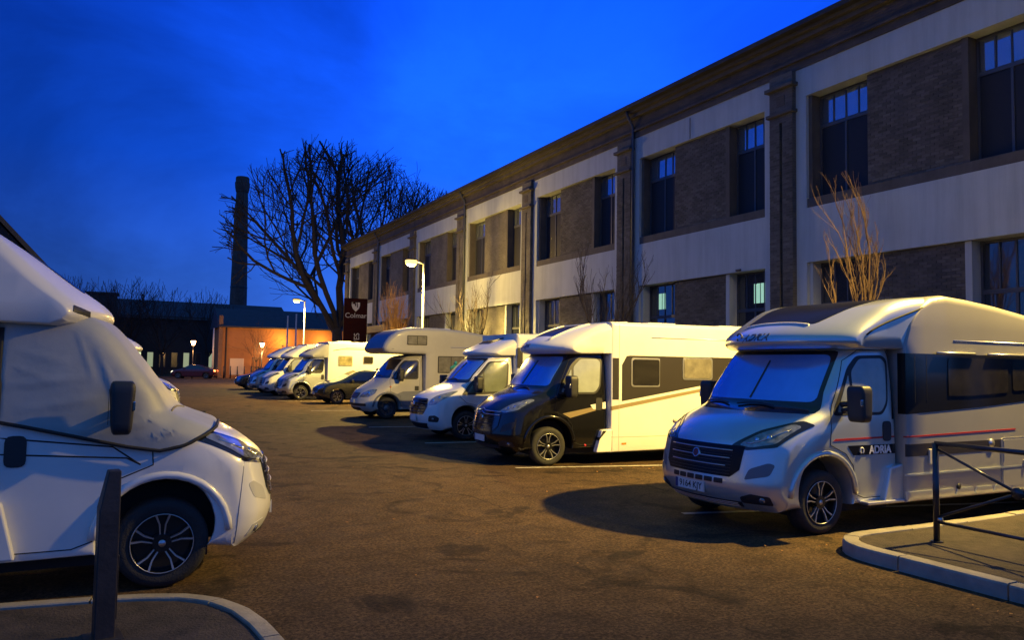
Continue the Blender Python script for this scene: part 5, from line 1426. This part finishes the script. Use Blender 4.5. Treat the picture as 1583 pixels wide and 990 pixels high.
hall = empty('dark_hall', (-30, 112, 0), 0, 'long dark hall with a low roof closing the far end of the car park', 'building')
HW = mat('hall_wall', (.045, .040, .036), .9, var=.3, vscale=.3)
MB().box(0, 52, 0, 18, 0, 7.6).build('wall', HW, hall)
rf = MB(); rf.v += [(-.5, -.6, 7.4), (52.5, -.6, 7.2), (52.5, 7, 10.0), (-.5, 7, 10.35), (52.5, 18.5, 7.3), (-.5, 18.5, 7.4)]
rf.f += [(0, 1, 2, 3), (3, 2, 4, 5), (0, 3, 5), (1, 4, 2)]
rf.build('roof', ROOFM, hall)
rnd = random.Random(8)
DW = mat('dim_window', (.03, .03, .03), .2, coat=.5); LW = mat('lit_far_window', (.4, .45, .3), .4, emis=(.75, .85, .45), es=.35); LW2 = mat('bright_far_window', (.5, .5, .35), .4, emis=(.9, .95, .5), es=1.2)
for k in range(16):
    x0 = 28.5+1.45*k
    f_ = MB().box(x0, x0+.8, -.06, 0, .9, 2.9).build('window', FRM, hall)
    MB().box(x0+.06, x0+.74, -.08, -.061, .96, 2.84).build('pane', {3: LW2, 4: LW, 1: LW, 7: LW, 9: LW, 10: LW}.get(k, DW), f_)
blk = empty('dark_block', (-9, 108.5, 0), 0, 'slightly taller flat roofed dark block at the left end of the far hall', 'building')
MB().box(0, 9.6, 0, 3.0, 0, 9.9).build('wall', HW, blk); MB().box(-.2, 9.8, -.2, 3.2, 9.901, 10.12).build('roof_slab', ROOFM, blk)

# gabled house at the far left edge
gh = empty('gabled_house', (-14.5, 30, 0), 0, 'dark steep roofed house showing at the left edge behind the covered motorhome', 'building')
mb = MB(); W2 = 14.2; top = 13.5; ev = 2.8
mb.prism([(0, 0), (W2, 0), (W2, ev), (W2/2+.0, ev+(W2/2)*1.16*.95), (0, ev)], 'y', 0, 14); mb.build('wall', HW, gh)
rf = MB(); s_ = 1.12; ap = ev+(W2/2)*1.16*.95
for (xa, za, xb, zb_) in ((W2+.45, ev-.45, W2/2, ap+.12), (-.45, ev-.45, W2/2, ap+.12)):
    b = len(rf.v); rf.v += [(xa, -.5, za), (xb, -.5, zb_), (xb, 14.5, zb_), (xa, 14.5, za), (xa, -.5, za+.2), (xb, -.5, zb_+.2), (xb, 14.5, zb_+.2), (xa, 14.5, za+.2)]
    rf.f += [(b, b+1, b+2, b+3), (b+4, b+7, b+6, b+5), (b, b+4, b+5, b+1), (b+2, b+6, b+7, b+3), (b, b+3, b+7, b+4), (b+1, b+5, b+6, b+2)]
rf.build('roof', ROOFM, gh)
for (wx, wz) in ((3, 1.0), (10, 1.0), (6.5, 5.2)):
    f_ = MB().box(wx, wx+1.2, -.05, 0, wz, wz+1.3).build('window', FRM, gh); MB().box(wx+.08, wx+1.12, -.07, -.051, wz+.08, wz+1.22).build('pane', WGL, f_)

# lanterns with warm light
def lantern(x, y, h, label, watts=160):
    e = empty('lantern', (x, y, 0), 0, label, 'lantern', 'small lanterns at the far end of the road')
    MB().tube([(0, 0, 0), (0, 0, .5), (0, 0, h-.55)], [.09, .05, .04], 8).build('post', PLAST, e, True)
    MB().tube([(0, 0, h-.5), (0, 0, h-.05)], [.13, .26], 6).build('lantern_glass', mat('lantern_glow', (1, .7, .4), .4, emis=(1., .50, .20), es=22.), e)
    MB().tube([(0, 0, h-.05), (0, 0, h+.12)], [.30, .05], 6).build('cap', PLAST, e)
    ld = bpy.data.lights.new('lantern_light', 'POINT'); ld.energy = watts; ld.color = (1, .47, .14); ld.shadow_soft_size = .3
    lo = bpy.data.objects.new('lantern_light', ld); C.objects.link(lo); lo.parent = e; lo.location = (0, -.0, h-1.0)
lantern(7.8, 88.6, 3.95, 'lone glowing lantern behind the red saloon', 250)
lantern(14.65, 87.6, 3.9, 'glowing lantern in front of the ochre wall', 1100)
# wall washer of the annex (its eave is lit from below)
for (x, w) in ((17.5, 420), (22.0, 380)):
    e = empty('wall_lamp', (x, 91.1, 0), 0, 'small lamp post close to the ochre wall, '+('left one' if x < 19 else 'right one')+' hidden behind the parked row', 'lamp', 'lamps close to the ochre wall')
    MB().tube([(0, 0, 0), (0, 0, 3.6)], .05, 8).build('post', PLAST, e)
    MB().tube([(0, 0, 3.6), (0, 0, 3.75)], .12, 10).build('lamp_head', PLAST, e)
    ld = bpy.data.lights.new('annex_light', 'POINT'); ld.energy = w; ld.color = (1, .50, .10); ld.shadow_soft_size = .1
    lo = bpy.data.objects.new('annex_light', ld); C.objects.link(lo); lo.parent = e; lo.location = (0, -.3, 4.3)

# flag poles, road bollards
for k, (x, y, h) in enumerate(((15.78, 80, 6.4), (16.62, 80, 6.6), (10.0, 90.5, 5.3))):
    e = empty('flag_pole', (x, y, 0), 0, ['left pale bare flag pole before the ochre wall', 'right pale bare flag pole before the ochre wall', 'thin grey pole at the left corner of the ochre building'][k], 'pole')
    MB().tube([(0, 0, 0), (0, 0, h)], [.11, .07], 10).build('pole', mat('pale_pole', (.5, .5, .48), .4), e, True); MB().tube([(0, 0, h), (0, 0, h+.08)], .09, 8).build('cap', ALU, e)
for k in range(7):
    e = empty('road_bollard', (10.2+.62*k, 88.2-.5*k, 0), 0, ['first', 'second', 'third', 'fourth', 'fifth', 'sixth', 'last'][k]+' slim road bollard from the left in the row before the pale door', 'bollard', 'road bollards before the pale door')
    MB().tube([(0, 0, 0), (0, 0, 1.25)], .06, 8).build('post', PLAST, e, True); MB().tube([(0, 0, 1.25), (0, 0, 1.32)], [.075, .03], 8).build('cap', PLAST, e)

# totem sign
sg = empty('totem_sign', (14.35, 50.6, 0), radians(-10), 'tall dark red totem sign with a pale shield, reading Colmar, beside the big tree', 'sign')
SR = mat('sign_dark_red', (.026, .0045, .004), .85, spec=.1)
bevel(MB().box(-.76, .76, -.12, .12, 0, 6.1).build('board', SR, sg), .015, 1)
SW = mat('sign_pale_print', (.40, .38, .38), .5)
text_obj('Colmar', .46, SW, sg, frame_mtx((0.02, -.124, 4.95), (1, 0, 0), (0, 0, 1)), 'lettering', .003)
text_obj('VES', .50, SW, sg, frame_mtx((.12, -.124, 3.42), (0, 0, 1), (-1, 0, 0)), 'lettering', .003, align='CENTER')
# shield: pale field cut by dark diagonals
sh = [(-.27, 5.83), (.27, 5.83), (.27, 5.62), (.20, 5.42), (.0, 5.22), (-.20, 5.42), (-.27, 5.62)]
MB().prism(sh, 'y', -.128, -.121).build('shield', SW, sg)
MB().prism([(-.30, 5.74), (-.10, 5.86), (-.02, 5.86), (.02, 5.60), (-.04, 5.58), (-.08, 5.72)], 'y', -.132, -.1285).build('shield_mark', SR, sg)
MB().prism([(.05, 5.84), (.10, 5.84), (.14, 5.52), (.08, 5.48)], 'y', -.132, -.1285).build('shield_mark', SR, sg)
